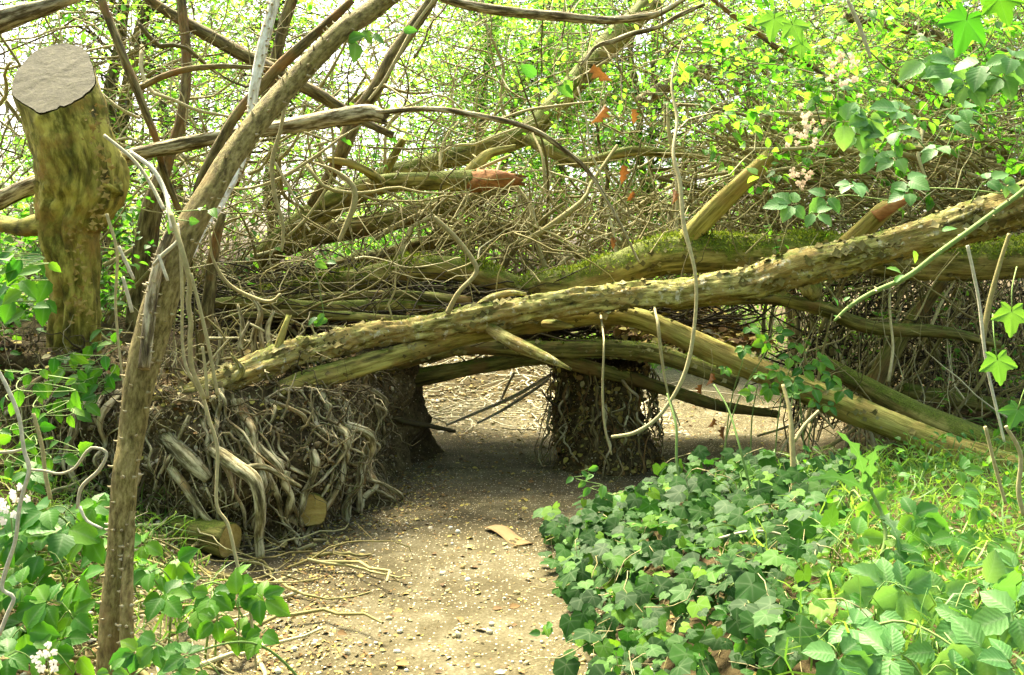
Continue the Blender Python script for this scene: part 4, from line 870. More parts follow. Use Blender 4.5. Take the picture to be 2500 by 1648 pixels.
# ---------------------------------------------------------------- brush: single dry branches and the mass between them
def brush(n, x0, x1, y0, y1, d0, d1, w0, w1, L0, L1, ang, spread, bend, droop=0., K=7):
    """ang: mean direction in the picture plane (rad from +x up); volume in metres from the photo's extents"""
    p = np.array([P(x0 + (x1 - x0) * rng.random(), y0 + (y1 - y0) * rng.random(), d0 + (d1 - d0) * rng.random()) for _ in range(n)])
    a = ang + rng.normal(size=n) * spread
    d = np.column_stack([np.cos(a), rng.normal(size=n) * .35, np.sin(a)])
    L = L0 + (L1 - L0) * rng.random(n) ** 1.4
    C = bendcurves(p - nrm(d) * (L * .5)[:, None], d, L, K, bend, droop)
    lowest = C[:, :, 2].min(1); gz = G(p[:, 0], p[:, 1]) ; lift = np.maximum(gz + .0 - lowest, 0); C[:, :, 2] += lift[:, None] * .9
    r = (w0 + (w1 - w0) * rng.random(n) ** 2) * p[:, 1] / F_PX / 2
    R = r[:, None] * np.linspace(1, .45, K)[None] * (1 + .12 * rng.normal(size=(n, K)))
    return C, np.maximum(R, .0008)
LAND = [(700, 470, "left of the orange-broken log"), (980, 560, "over the bright gap left of centre"), (1180, 560, "below the orange break"), (1380, 480, "below the diagonal mossy log"), (1560, 560, "left of the taller snapped stub"), (1720, 430, "under the rust dead leaves"),
 (1960, 480, "between the two snapped stubs"), (2200, 400, "above the orange-tipped stub"), (2430, 480, "at the right edge above the ridged log"), (2020, 340, "under the middle bramble spray"), (2420, 320, "at the right edge under the highest bramble spray"),
 (1900, 780, "by the small-leaved bramble on the bare log"), (2080, 720, "below the hanging mossy stub"), (2250, 760, "beside the crooked grey branch"), (2430, 800, "behind the two large lobed leaves"), (2160, 920, "by the short leaning log"), (2400, 960, "above the lower right logs"),
 (560, 280, "behind the sunlit white branch"), (800, 240, "above the broken branch"), (640, 620, "beside the sagging thin stem"), (860, 660, "before the arching mossy log"), (1000, 330, "under the long side shoot"), (1000, 120, "at top left of centre"), (1250, 150, "at top centre under the forked dark branch"), (1450, 250, "around the diagonal mossy log"), (1640, 150, "right of the diagonal mossy log"),
 (60, 250, "left of the stump's cut face"), (330, 200, "right of the stump's cut face"), (420, 60, "under the top left corner"), (60, 650, "left of the stump's foot"), (320, 560, "between stump and sapling"), (440, 400, "where the pale stems bunch")]
ZONES = [(70, 1060, 1820, 430, 640, 5.7, 7.0, 7, 17, .4, 1.2, 1.2, .75, .35), (85, 1800, 2560, 300, 570, 5.3, 6.8, 7, 16, .5, 1.6, -.25, .5, .3), (50, 1930, 2540, 680, 1040, 4.9, 6.2, 6, 14, .4, 1.0, 1.5, .45, .2),
 (40, 480, 1080, 180, 700, 4.9, 6.8, 6, 13, .5, 1.4, .9, .8, .6, .1), (45, 820, 1750, 0, 400, 5.8, 7.8, 4, 9, .6, 1.8, 1.0, .8, .3), (45, -40, 520, 60, 740, 4.7, 6.2, 6, 12, .5, 1.5, .5, .9, .4)]
def pixel(p):
    q = np.asarray(p) - [0, 0, CAM_H]; s_, c_ = math.sin(PITCH), math.cos(PITCH); f = q[1] * c_ - q[2] * s_; u = q[1] * s_ + q[2] * c_
    return CX + F_PX * q[0] / f, CY - F_PX * u / f
for z in ZONES:
    C, R = brush(*z)
    for c, r in zip(C, R):
        SEED[0] += .31
        V, Fs, g, _ = tube(np.column_stack([c, r]), .07, 6, .15, 0, 9, SEED[0], .008)
        mx_, my_ = pixel(c[3]); (xa, ya), (xb, yb) = pixel(c[0]), pixel(c[-1])
        if ya < yb: xa, ya, xb, yb = xb, yb, xa, ya
        an = math.degrees(math.atan2(ya - yb, xb - xa)); lean_ = "upright" if 70 < an < 110 else "right-leaning" if 25 < an <= 70 else "left-leaning" if 110 <= an < 155 else "level"
        th_k = "stout" if r[0] * 2 * F_PX / c[0][1] > 9.5 else "slender"; ln = "long" if math.hypot(xa - xb, ya - yb) > 330 else "short"
        k = min(LAND, key=lambda l: (l[0] - mx_) ** 2 + (l[1] - my_) ** 2)[2]
        tag(obj("dry_branch", mesh("dry_branch", V, Fs, M['twig'], {"var": np.full(len(V), .0)})), f"{ln} {th_k} dry branch, {lean_}, {k}", "branch", "dry branches " + k)
def mass(name, label, mat, zones, seg=4):
    Vs, Qs, vs, off = [], [], [], 0
    for z in zones:
        C, R = brush(*z); V, Q, v = twigs(C, R, seg); Vs.append(V); Qs.append(Q + off); vs.append(v); off += len(V)
    return tag(obj(name, mesh(name, np.concatenate(Vs), np.concatenate(Qs), M[mat], {"var": np.concatenate(vs)})), label, "brushwood", kind="stuff")
mass("brushwood", "dense mass of fine dry twigs piled behind and above the arch logs", 'twig', [
 (620, 1080, 1900, 470, 690, 5.7, 7.2, 2.5, 7, .25, .8, 1.3, .9, .4), (820, 1780, 2600, 340, 620, 5.4, 7.2, 2.5, 8, .3, 1.3, -.2, .6, .35),
 (200, 480, 1080, 380, 740, 5.2, 7.0, 2.5, 6, .3, 1.0, .8, .9, .5, .1), (560, 1960, 2600, 640, 1060, 4.9, 6.6, 2.5, 6, .3, .9, 1.5, .6, .3)])
mass("shadow_brush", "twigs and debris coloured dark for shade, packed under the trunks over the tunnel roof", 'twigdark', [  # shade under the trunks is put into the dark twig colour
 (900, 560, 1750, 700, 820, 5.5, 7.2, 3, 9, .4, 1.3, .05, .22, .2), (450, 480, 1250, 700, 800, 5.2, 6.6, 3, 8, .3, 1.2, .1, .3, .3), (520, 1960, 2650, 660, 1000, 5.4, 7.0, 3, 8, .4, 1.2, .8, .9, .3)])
mass("draped_twigs", "pale fine twigs draped down over the mossy logs", 'twig', [(110, 1050, 2550, 460, 640, 5.05, 5.6, 2.5, 6, .3, .9, .9, .9, .45, .15), (50, 480, 1050, 520, 700, 4.9, 5.5, 2.5, 6, .3, .9, .7, .9, .5, .15)])
mass("wall_debris", "broken twigs and root ends littering the top of the root wall", 'twig', [(150, 250, 800, 830, 960, 4.3, 5.2, 3, 9, .1, .5, .3, .8, .4)])
mass("thicket_twigs", "fine bare twigs laced through the bright foliage behind", 'twig', [
 (620, 700, 1900, -40, 430, 5.6, 8., 1.6, 4.5, .3, 1.3, .8, 1., .35), (560, -60, 760, -40, 720, 4.8, 7., 1.8, 4.5, .3, 1.2, .6, 1., .4), (480, 1750, 2600, -40, 380, 4.8, 7., 1.6, 4., .3, 1.3, .5, 1., .35)])

n = 6500; xm = -1.7 + 3.3 * rng.random(n); ym = 5.35 + 1.7 * rng.random(n)  # leaf mat added above the logs to block light into the tunnel
zm = .93 + .10 * fbm(np.column_stack([xm * 2, ym * 2, xm * 0]), 2) + .05 * rng.random(n) + .06 * (ym - 5.4) - .10 * sstep((xm - .2) / .8)
V, Fs, lc, var = scatter(OV6, rnd_M(n, .5), np.column_stack([xm, ym, zm]), .04 + .05 * rng.random(n))
tag(obj("shade_thatch", mesh("shade_thatch", V, Fs, M['litter'], {"var": var})), "mat of dead leaves added over the tunnel to keep it dark", "leaf litter", kind="stuff")
def ground_sticks(name, label, n, fx, r0, r1, L0, L1, mat, lift=.02):
    xy = fx(n); a = rng.random(n) * 6.3; p = np.column_stack([xy, G(xy[:, 0], xy[:, 1]) + lift])
    C = bendcurves(p, np.column_stack([np.cos(a), np.sin(a), rng.normal(size=n) * .15]), L0 + (L1 - L0) * rng.random(n), 9, .6)
    C[:, :, 2] = np.maximum(C[:, :, 2] * .35 + .65 * (G(C[:, :, 0], C[:, :, 1]) + lift * .6), G(C[:, :, 0], C[:, :, 1]) + .001)
    V, Q, v = twigs(C, (r0 + (r1 - r0) * rng.random((n, 1)) ** 2) * np.linspace(1, .5, 9)[None], 6)
    return tag(obj(name, mesh(name, V, Q, M[mat], {"var": v})), label, "sticks", kind="stuff")
ground_sticks("root_tangle", "grey roots and sticks strewn over the slope below the root wall", 240, lambda n: np.stack([-2.3 + 1.5 * rng.random(n), 2.2 + 1.8 * rng.random(n)], 1), .002, .011, .15, .6, 'twig', .05)
n = 1000; iu_ = 20 + (u1 - 10) * rng.random(n); p, nn_ = wall_pt(iu_, .15 + 1.1 * rng.random(n) ** .8)
C = bendcurves(p + [0, 0, .02], nn_ * .25 + np.column_stack([rng.normal(size=n) * .55, rng.normal(size=n) * .35, rng.normal(size=n) * .9 - .2]), .05 + .24 * rng.random(n), 8, .7)
V, Q, v = twigs(C, (.0015 + .0065 * rng.random((n, 1)) ** 2.5) * np.linspace(1, .3, 8)[None], 6)
tag(obj("broken_roots", mesh("broken_roots", V, Q, M['rootbit'], {"var": v}), rw), kind="stuff")
n = 1300; p, nn_ = wall_pt(20 + (u1 - 10) * rng.random(n), .75 + .6 * rng.random(n))
V, Fs, lc, var = scatter(OV6, rnd_M(n, .6), p + [0, 0, .012], .012 + .04 * rng.random(n) ** 2)
tag(obj("dead_leaves", mesh("dead_leaves", V, Fs, M['litter'], {"var": var * .55}), rw), kind="stuff")
ground_sticks("fallen_sticks", "pale sticks strewn on the bank beyond the tunnel exit", 260, lambda n: np.stack([-2. + 3.2 * rng.random(n), 6.9 + 3.5 * rng.random(n)], 1), .003, .010, .3, 1.2, 'paletwig', .05)
n = 5500; xy = np.stack([-2.2 + 3.6 * rng.random(n), 6.7 + 4 * rng.random(n)], 1)  # rubble made denser and paler so the exit looks bright
V, Fs, lc, var = scatter(ROCK[3], rnd_M(n), np.column_stack([xy, G(xy[:, 0], xy[:, 1]) + .005]), .008 + .026 * rng.random(n) ** 2.5)
tag(obj("chalk_rubble", mesh("chalk_rubble", V, Fs, M['stone'], {"var": var}, False)), "pale chalk rubble, thickened to brighten the bank beyond the tunnel exit", "rubble", kind="stuff")

# ---------------------------------------------------------------- background trees and shrubs
def leaf_cloud(pts_c, n_per, size, jitter, mat, tpl=DIAM):
    """leaves along twig curves (N,K,3)"""
    N, K, _ = pts_c.shape
    i = rng.integers(0, N, n_per); t = rng.random(n_per) * (K - 1.001); k = t.astype(int); f = (t - k)[:, None]
    p = pts_c[i, k] * (1 - f) + pts_c[i, k + 1] * f + rng.normal(size=(n_per, 3)) * jitter
    tan_ = nrm(pts_c[i, k + 1] - pts_c[i, k]); sd_ = nrm(np.cross(tan_, rng.normal(size=(n_per, 3)) * .35 + [0, 0, 1.])) * np.where(rng.random((n_per, 1)) < .5, -1, 1)
    yd = tan_ * .7 + sd_ + rng.normal(size=(n_per, 3)) * .35; yd[:, 2] -= .25; nz = rng.normal(size=(n_per, 3)) * .45; nz[:, 2] += 1.; nz[:, 1] -= .25
    return scatter(tpl, rotmats(yd, nz), p, size * (.55 + .8 * rng.random(n_per)))
def bgtree(name, label, cat, x, y, h, rx, rz, cz, ntw, nleaf, size, lean=0., tr=.05, stems=1, mat='leaf', group=None):
    z0 = float(G(x, y)); e = empty(name, (x, y, z0)); tag(e, label, cat, group)
    tips = []
    for s_ in range(stems):
        a = rng.random() * 6.3; l = lean + rng.normal() * .15
        ctrl = np.array([[x + .1 * math.cos(a), y + .1 * math.sin(a), z0 - .1, tr], [x + .25 * math.cos(a) + l * h * .3, y, z0 + h * .35, tr * .8], [x + .5 * math.cos(a) + l * h * .7, y + .2, z0 + h * .7, tr * .55], [x + .6 * math.cos(a) + l * h, y, z0 + h, tr * .2]])
        SEED[0] += 1.
        V, Fs, g, info = tube(ctrl, .1, 9, .12, .006, 9, SEED[0], .05)
        obj("trunk" if stems == 1 else "stem", mesh("trunk", V, Fs, M['bgtrunk'], {"grain": g}), e); tips.append(info[2])
    ax_ = np.concatenate(tips)
    c = np.array([x + lean * h * .6, y, z0 + cz]); u = nrm(rng.normal(size=(ntw, 3))) * (rng.random((ntw, 1)) ** .45) * np.array([rx, rx * .7, rz])
    end = c + u; j = np.argmin(((end[:, None] - ax_[None]) ** 2).sum(-1), 1); st_ = ax_[np.maximum(j - rng.integers(0, 4, ntw), 0)]
    L = np.linalg.norm(end - st_, axis=1) + .25
    C = bendcurves(st_, end - st_, L, 7, .35, .08)
    R = (.004 + .010 * rng.random((ntw, 1))) * np.linspace(1, .25, 7)[None]
    V, Q, var = twigs(C, R, 4); tag(obj("branches", mesh("branches", V, Q, M['twigdark'], {"var": var}), e), kind="stuff")
    V, Fs, lc, var = leaf_cloud(C[:, 2:], nleaf, size, .10, mat)
    tag(obj("crown", mesh("crown", V, Fs, M[mat], {"var": var, "leafco": lc}), e), kind="stuff")
BG = [
 ("slim leafy tree behind the sawn stump", "tree", -3.6, 7.6, 5.2, 1.6, 2.0, 3.0, 170, 7000, .055, .05, .07, 2),
 ("leafy tree filling the sky behind the sunlit white branch", "tree", -2.4, 9.2, 5.6, 1.6, 2.1, 3.4, 180, 8000, .055, .03, .07, 2),
 ("bushy tree behind the orange-broken trunk left of centre", "tree", -.6, 12.8, 6.4, 2.3, 2.6, 3.6, 260, 17000, .075, .04, .07, 2),
 ("bright leafy tree behind the diagonal mossy trunk", "tree", 1.9, 12.6, 6.6, 2.4, 2.8, 3.7, 270, 18000, .075, -.03, .07, 2),
 ("broad leafy shrub behind the brush right of centre", "shrub", 3.3, 10.0, 4.6, 1.7, 1.9, 2.9, 230, 14000, .055, .0, .05, 3),
 ("spreading shrub filling the upper right background", "shrub", 4.4, 8.6, 4.4, 1.8, 1.9, 2.8, 240, 16000, .058, -.1, .05, 3),
 ("low leafy bush in the bright gap below the dark trunks", "bush", -1.2, 14.5, 2.6, 2.2, 1.0, 1.4, 140, 8000, .075, 0, .03, 3),
 ("far low bush at the left edge beyond the stump", "bush", -4.6, 9.2, 2.6, 1.6, 1.0, 1.4, 140, 9000, .055, 0, .03, 3),
 ("far low bush behind the right brush heap", "bush", 3.4, 12.5, 3.0, 2.2, 1.1, 1.6, 140, 9000, .06, 0, .03, 3),
 ("farthest tall tree behind the centre", "tree", .6, 16., 8.0, 3.4, 3.2, 5.0, 260, 18000, .10, 0, .12, 1),
 ("farthest tall tree behind the left thicket", "tree", -5.2, 15., 7.5, 3.0, 3.0, 4.6, 230, 9000, .09, 0, .12, 1),
 ("farthest tall tree behind the right foliage", "tree", 6.2, 15., 7.5, 3.4, 3.0, 4.6, 260, 18000, .10, 0, .12, 1),
 ("far hedge-like bush at the end of the clearing", "bush", -2.5, 19., 3.5, 3.6, 1.4, 1.6, 160, 9000, .09, 0, .05, 3),
 ("far hedge-like bush beyond the clearing at right", "bush", 4., 20., 3.5, 4.0, 1.5, 1.7, 160, 9000, .09, 0, .05, 3),
]
for (lab, cat, x, y, h, rx, rz, cz, nt_, nl_, sz, lean, tr, ns) in BG:
    bgtree({"tree": "leafy_tree", "shrub": "leafy_shrub", "bush": "leafy_bush"}[cat], lab, cat, x, y, h, rx, rz, cz, nt_, nl_, sz, lean, tr, ns)

bgtree("leafy_tree", "unseen tree added beside the camera whose crown shades the near path", "tree", 3.4, .6, 5.2, 2.6, .9, 4.6, 220, 9500, .11, -.35, .14, 1)  # out-of-view canopy, added to shade the foreground
bgtree("leafy_tree", "unseen tree added on the left bank, its crown shading the root wall", "tree", -4.2, 2.8, 5.4, 2.6, .9, 4.9, 220, 9500, .11, .30, .14, 1)  # second unseen crown, added for shade from the left
bgtree("leafy_tree", "unseen tree added behind the camera to cut sky light from that side", "tree", -.6, -3.2, 5.5, 3.2, 2.2, 3.2, 240, 9500, .13, 0, .14, 1)  # unseen, added to reduce sky fill on the foreground

def thicket(name, label, zones, nl, size, mat='leaf'):
    Cs = np.concatenate([brush(*z)[0] for z in zones]); V, Fs, lc, var = leaf_cloud(Cs[:, 1:], nl, size, .018, 'leaf', OV6)
    V2, Q2, v2 = twigs(Cs, np.full(Cs.shape[:2], .0018) * np.linspace(1.4, .4, Cs.shape[1])[None], 4)
    e = empty(name, tuple(Cs[:, 0].mean(0))); tag(e, label, "foliage", kind="stuff")
    tag(obj("leaves", mesh("leaves", V, Fs, M[mat], {"var": var, "leafco": lc}), e), kind="stuff"); tag(obj("twigs", mesh("twigs", V2, Q2, M['twigdark'], {"var": v2}), e), kind="stuff")
thicket("thicket_foliage", "lime leaves on thin shoots threading the upper half of the thicket", [(130, 700, 1900, -40, 420, 6.3, 8.6, 2, 4, .5, 1.4, .9, .9, .4), (70, -60, 700, -40, 650, 5.2, 7.5, 2, 4, .5, 1.3, .8, .9, .4), (140, 1650, 2600, -60, 330, 5.8, 8., 2, 4, .5, 1.4, .5, .9, .4)], 6000, .05, 'spray')
thicket("thicket_foliage", "fresh green leaves hanging thick over the upper right brush", [(150, 1700, 2620, -80, 380, 4.6, 6.4, 2, 4, .4, 1.2, .3, .9, .4, .2)], 3000, .064, 'spray')
thicket("thicket_foliage", "bright green leaves between the logs left of centre", [(60, 560, 1250, 380, 640, 6.9, 8., 2, 4, .4, 1., .8, .9, .4)], 2200, .045, 'spray')
thicket("thicket_foliage", "green leaves at the left edge around the stump's foot", [(60, -80, 330, 480, 860, 4.5, 5.8, 2, 4, .4, .9, 1., .8, .4)], 2400, .05, 'spray')
thicket("thicket_foliage", "scattered green leaves in the shade under the right-hand logs", [(60, 1860, 2600, 640, 1000, 4.9, 6.4, 2, 4, .3, .7, 1.2, .7, .4)], 1100, .038, 'spray')

# ---------------------------------------------------------------- ivy patch
iv = empty("ivy_patch", (.8, 3.6, .3)); tag(iv, "glossy ivy covering the bank right of the path", "ivy")
def bank_sample(n, x0, x1, y0, y1, fn):
    out = []
    while sum(map(len, out)) < n:
        x = x0 + (x1 - x0) * rng.random(n * 2); y = y0 + (y1 - y0) * rng.random(n * 2); k = fn(x, y); out.append(np.stack([x, y], 1)[k])
    return np.concatenate(out)[:n]
def ivy_fn(x, y):
    xr = np.interp(y, [0, 2.7, 3.8, 4.6, 5.3], [.20, .20, .12, .26, .5])
    right = np.interp(y, [2, 2.6, 3.3, 4., 5.2], [.75, .95, 1.25, 1.6, 2.0])
    return (x > xr + .05 * vnoise(np.stack([x * 0, y * 5, y * 0], 1))) & (x < right) & (y < np.interp(x, [.2, .5, .9, 1.4, 2.2], [4.1, 4.2, 4.3, 4.4, 4.9])) & (rng.random(len(x)) < .35 + .65 * sstep(1.5 * (right - x) + .3))
NI = 1700
xy = bank_sample(NI, .05, 2.0, 2.05, 4.8, ivy_fn)
zz = G(xy[:, 0], xy[:, 1]) + .03 + .15 * rng.random(NI) ** 1.5 + .05 * np.abs(fbm(np.column_stack([xy * 3, xy[:, :1] * 0]), 2))
pts = np.column_stack([xy, zz]); sz = .022 + .042 * rng.random(NI) ** 1.5
yd = np.column_stack([rng.normal(size=NI) * .8 - .2, -.55 + rng.normal(size=NI) * .5, -.35 + rng.normal(size=NI) * .35])
nz = np.column_stack([-.25 + rng.normal(size=NI) * .35, -.55 + rng.normal(size=NI) * .35, 1 + rng.normal(size=NI) * .25])
Ms = rotmats(yd, nz)
big = np.argsort(-(sz / pts[:, 1]) + 0 * sz)
vis = [q for q in big if pts[q, 1] > 2.35 and abs(pts[q, 0] / pts[q, 1]) < .57]
sel = set(vis[:300])
for q in vis[:300]:
    o = obj("leaf", LEAFM["ivy_a" if rng.random() < .25 else "ivy_b"], iv); place(o, Ms[q], pts[q] - np.array(iv.location), sz[q])
rest = np.array([q for q in range(NI) if q not in sel])
V, Fs, lc, var = scatter(IVY_B, Ms[rest], pts[rest], sz[rest])
tag(obj("leaf_mass", mesh("leaf_mass", V, Fs, M['ivy'], {"var": var, "leafco": lc}), iv), kind="stuff")
# ivy stalks
n = 300; q = rng.integers(0, NI, n)
C = bendcurves(pts[q], np.column_stack([rng.normal(size=n), rng.normal(size=n), -.8 + 0 * q]), .08 + .15 * rng.random(n), 6, .5)
C[:, :, 2] = np.maximum(C[:, :, 2], G(C[:, :, 0], C[:, :, 1]) + .004)
V, Qd, var = twigs(C, np.full((n, 6), .0014), 4); tag(obj("stems", mesh("stems", V, Qd, M['vine'], {"var": var}), iv), kind="stuff")

# ---------------------------------------------------------------- bramble plants: compound leaves of leaflets
def compound(parent, p, size, up, tip, key, n=None, wj=1.):
    """a leaf: petiole mesh with leaflets as children"""
    n = n or (5 if rng.random() < .45 else 3)
    up = nrm(np.array(up, float)); tip = nrm(np.array(tip, float) - up * np.dot(tip, up)); side = np.cross(tip, up)
    pl0 = np.array(parent.location)
    back = p - tip * size * .9 - np.array([0, 0, size * .9])
    V, Fs, g, _ = tube(np.array([[*back, .0022], [*(p - tip * size * .35 - up * size * .15), .0018], [*p, .0014]]), .02, 5, 0)
    lf = obj("leaf", mesh("leaf_stalk", V - p, Fs, M['greenstem'], {"var": np.full(len(V), .2)}), parent, loc=p - pl0)
    angs = {3: (0, 72, -72), 5: (0, 52, -52, 112, -112)}[n]
    for k, a in enumerate(angs):
        a = math.radians(a + rng.normal() * 5); d = tip * math.cos(a) + side * math.sin(a) + up * rng.normal() * .10
        nn = up + side * rng.normal() * .18 + tip * rng.normal() * .15
        s = size * (1.0 if k == 0 else .86 if k < 3 else .68) * (.92 + .16 * rng.random())
        o = obj("leaflet", LEAFM[key], lf); o.location = (0, 0, 0)
        Mx = rotmats(d, nn).copy(); Mx[:, 0] *= (1.05 + .25 * rng.random()) * wj
        place(o, Mx, d * size * (.10 if k else .22), s)
def bramble(name, label, spots, key, group=None, cat="bramble", up=(-.1, -.85, .8), canes=2, extra=0, grow=1.2):
    sp0 = list(spots)
    for _ in range(extra):
        b = sp0[rng.integers(0, len(sp0))]; spots = spots + [(b[0] + rng.normal() * 45, b[1] + rng.normal() * 38, b[2] * (1.03 + .12 * rng.random()), b[3] * (.7 + .3 * rng.random()))]
    spots = [(a, b, c, d * grow) for a, b, c, d in spots]
    b0 = P(*spots[0][:3]); e = empty(name, (b0[0], b0[1], float(G(b0[0], b0[1])))); tag(e, label, cat, group)
    pts_ = []
    for (x, y, d, s) in spots:
        p = P(x, y, d); gz = float(G(p[0], p[1])); p[2] = max(p[2], gz + .03); pts_.append(p)
        u = np.array(up) + rng.normal(size=3) * .28; t = np.array([rng.normal() * .9, -.5 + rng.normal() * .4, -.25 + rng.normal() * .4])
        compound(e, p, s / F_PX * d, u, t, key)
    if canes == 0:
        c = np.array(sorted(pts_, key=lambda v: -v[0])); c = np.vstack([c[:1] + [[.5, .3, .1]], c]) - [0, -.02, .035]
        V, Fs, g, _ = tube(np.column_stack([catmull(c, 2 * len(c))[::2], np.full(len(c), .0026)]), .03, 6, .05)
        obj("stem", mesh("stem", V, Fs, M['greenstem'], {"var": np.full(len(V), .3)}), e)
    for c in range(canes):
        k = rng.integers(0, len(pts_)); q = pts_[k] - np.array([0, 0, .05]); g0 = np.array([q[0] + rng.normal() * .2, q[1] + .2 + .1 * rng.random(), 0]); g0[2] = float(G(g0[0], g0[1])) - .02
        mid = (q + g0) / 2 + np.array([0, .05, .12]); V, Fs, g, _ = tube(np.array([[*g0, .004], [*mid, .0035], [*q, .002]]), .03, 6, .05)
        obj("stem", mesh("stem", V, Fs, M['greenstem'], {"var": np.full(len(V), .4)}), e)
    return e
bramble("bramble_plant", "pale broad-leaved bramble nearest the camera in the lower right corner", [
  (2203, 1440, 2.15, 74), (2081, 1530, 2.0, 72), (2049, 1600, 1.9, 76), (2178, 1602, 1.9, 74), (2403, 1431, 2.1, 76), (2360, 1517, 2.0, 70), (2403, 1590, 1.9, 82), (2480, 1500, 1.95, 70), (2290, 1590, 1.95, 60), (2140, 1500, 2.1, 56), (2300, 1450, 2.2, 60), (2470, 1620, 1.85, 70), (2330, 1640, 1.85, 66)], 'bramblepale', extra=14, canes=4, grow=1.45)
bramble("bramble_plant", "smaller bramble between the dry grass and the bare trunk at right", [
  (2089, 1309, 2.65, 50), (2231, 1259, 2.75, 62), (1992, 1288, 2.8, 44), (2124, 1220, 2.9, 46), (2031, 1392, 2.4, 46), (2330, 1310, 2.6, 50), (2390, 1240, 2.7, 44), (2180, 1340, 2.5, 44), (2440, 1330, 2.5, 50), (2350, 1190, 2.9, 36), (1960, 1260, 2.9, 36), (2260, 1370, 2.45, 48)], 'bramble', extra=14, canes=5)
bramble("bramble_plant", "low bramble sprigs among the ivy beside the dry grass", [
  (1850, 1460, 2.5, 40), (1870, 1520, 2.3, 44), (1940, 1470, 2.4, 44), (1820, 1560, 2.2, 40), (1900, 1600, 2.1, 40), (1780, 1500, 2.4, 34), (1990, 1560, 2.1, 44)], 'bramble', extra=5, canes=3)
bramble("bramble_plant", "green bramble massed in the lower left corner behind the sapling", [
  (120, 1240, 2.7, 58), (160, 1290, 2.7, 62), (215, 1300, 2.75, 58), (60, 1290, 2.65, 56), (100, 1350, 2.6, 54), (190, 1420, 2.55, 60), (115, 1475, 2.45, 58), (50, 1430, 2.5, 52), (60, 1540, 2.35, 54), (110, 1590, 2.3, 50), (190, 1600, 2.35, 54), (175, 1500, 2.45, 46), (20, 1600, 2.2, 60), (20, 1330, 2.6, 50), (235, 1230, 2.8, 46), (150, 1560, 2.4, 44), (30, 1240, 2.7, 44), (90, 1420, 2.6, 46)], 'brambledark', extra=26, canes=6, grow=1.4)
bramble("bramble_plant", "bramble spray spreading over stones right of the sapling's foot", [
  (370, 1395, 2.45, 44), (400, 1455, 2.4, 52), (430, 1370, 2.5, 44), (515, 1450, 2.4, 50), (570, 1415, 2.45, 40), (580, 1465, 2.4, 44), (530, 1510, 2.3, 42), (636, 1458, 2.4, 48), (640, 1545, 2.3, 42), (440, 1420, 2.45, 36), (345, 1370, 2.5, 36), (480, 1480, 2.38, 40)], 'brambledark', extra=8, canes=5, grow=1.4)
bramble("bramble_plant", "yellow-green bramble tips at the bottom edge right of the sapling", [
  (385, 1570, 2.1, 58), (455, 1600, 2.08, 54), (340, 1590, 2.1, 48), (490, 1630, 2.05, 48), (270, 1640, 2.0, 46), (420, 1640, 2.05, 46)], 'bramble', canes=3)
bramble("bramble_plant", "small-leaved bramble growing over the middle of the bare trunk", [
  (1830, 800, 4.35, 22), (1815, 850, 4.3, 22), (1870, 835, 4.35, 26), (1900, 815, 4.4, 26), (1930, 870, 4.35, 26), (1850, 915, 4.3, 24), (1900, 905, 4.3, 28), (1960, 900, 4.35, 30), (2000, 880, 4.4, 30), (2030, 920, 4.3, 30), (1935, 930, 4.25, 30), (1880, 945, 4.25, 26), (1985, 945, 4.25, 30), (2060, 950, 4.3, 28), (1770, 900, 4.3, 18), (1840, 960, 4.2, 24), (1990, 980, 4.2, 22), (2020, 990, 4.2, 22), (1935, 965, 4.2, 22), (1945, 840, 4.4, 24)], 'brambledark', canes=6)
bramble("bramble_plant", "pale bramble spray in the upper right, lowest of those over the brush", [
  (1935, 500, 3.6, 46), (2020, 480, 3.6, 44), (2080, 450, 3.6, 40), (2210, 440, 3.6, 46), (2220, 470, 3.55, 36), (1990, 520, 3.55, 34), (2410, 440, 3.4, 36), (2450, 450, 3.4, 34)], 'bramblepale', canes=0)
bramble("bramble_plant", "pale bramble spray in the upper right, middle of those over the brush", [
  (2060, 300, 3.4, 56), (2120, 290, 3.4, 54), (2200, 270, 3.4, 54), (2190, 320, 3.35, 44), (2140, 375, 3.35, 40), (2190, 385, 3.3, 38), (2330, 300, 3.3, 46), (2290, 360, 3.3, 40), (2090, 330, 3.4, 44), (2350, 265, 3.3, 46)], 'bramblepale', canes=0)
bramble("bramble_plant", "pale bramble spray in the upper right, highest and nearest the edge", [
  (2260, 150, 3.2, 66), (2320, 160, 3.2, 60), (2400, 150, 3.1, 64), (2450, 180, 3.1, 60), (2300, 190, 3.15, 56), (2360, 205, 3.1, 50), (2470, 140, 3.0, 60)], 'bramblepale', canes=0)
# smaller leafy plants: nettles and seedlings on the left bank, hedge leaves among branches
def leafy(name, label, cat, spots, key, group=None):
    b0 = P(*spots[0][:3]); e = empty(name, (b0[0], b0[1], float(G(b0[0], b0[1])))); tag(e, label, cat, group)
    for (x, y, d, s) in spots:
        p = P(x, y, d); o = obj("leaf", LEAFM[key], e)
        place(o, rotmats(np.array([rng.normal(), -.4, -.5 + rng.normal() * .6]), np.array([rng.normal() * .4, -.8, .6 + rng.normal() * .4])), p - np.array(e.location), s / F_PX * d)
    q = [P(*s[:3]) for s in spots]; c = np.array(sorted(q, key=lambda v: v[2]))
    V, Fs, g, _ = tube(np.column_stack([c, np.full(len(c), .0018)]), .03, 5, 0) if len(c) > 1 else tube(np.array([[*c[0], .002], [*(c[0] + [.05, .1, .2]), .002]]), .03, 5, 0)
    obj("stem", mesh("stem", V, Fs, M['greenstem'], {"var": np.full(len(V), .5)}), e)
    return e
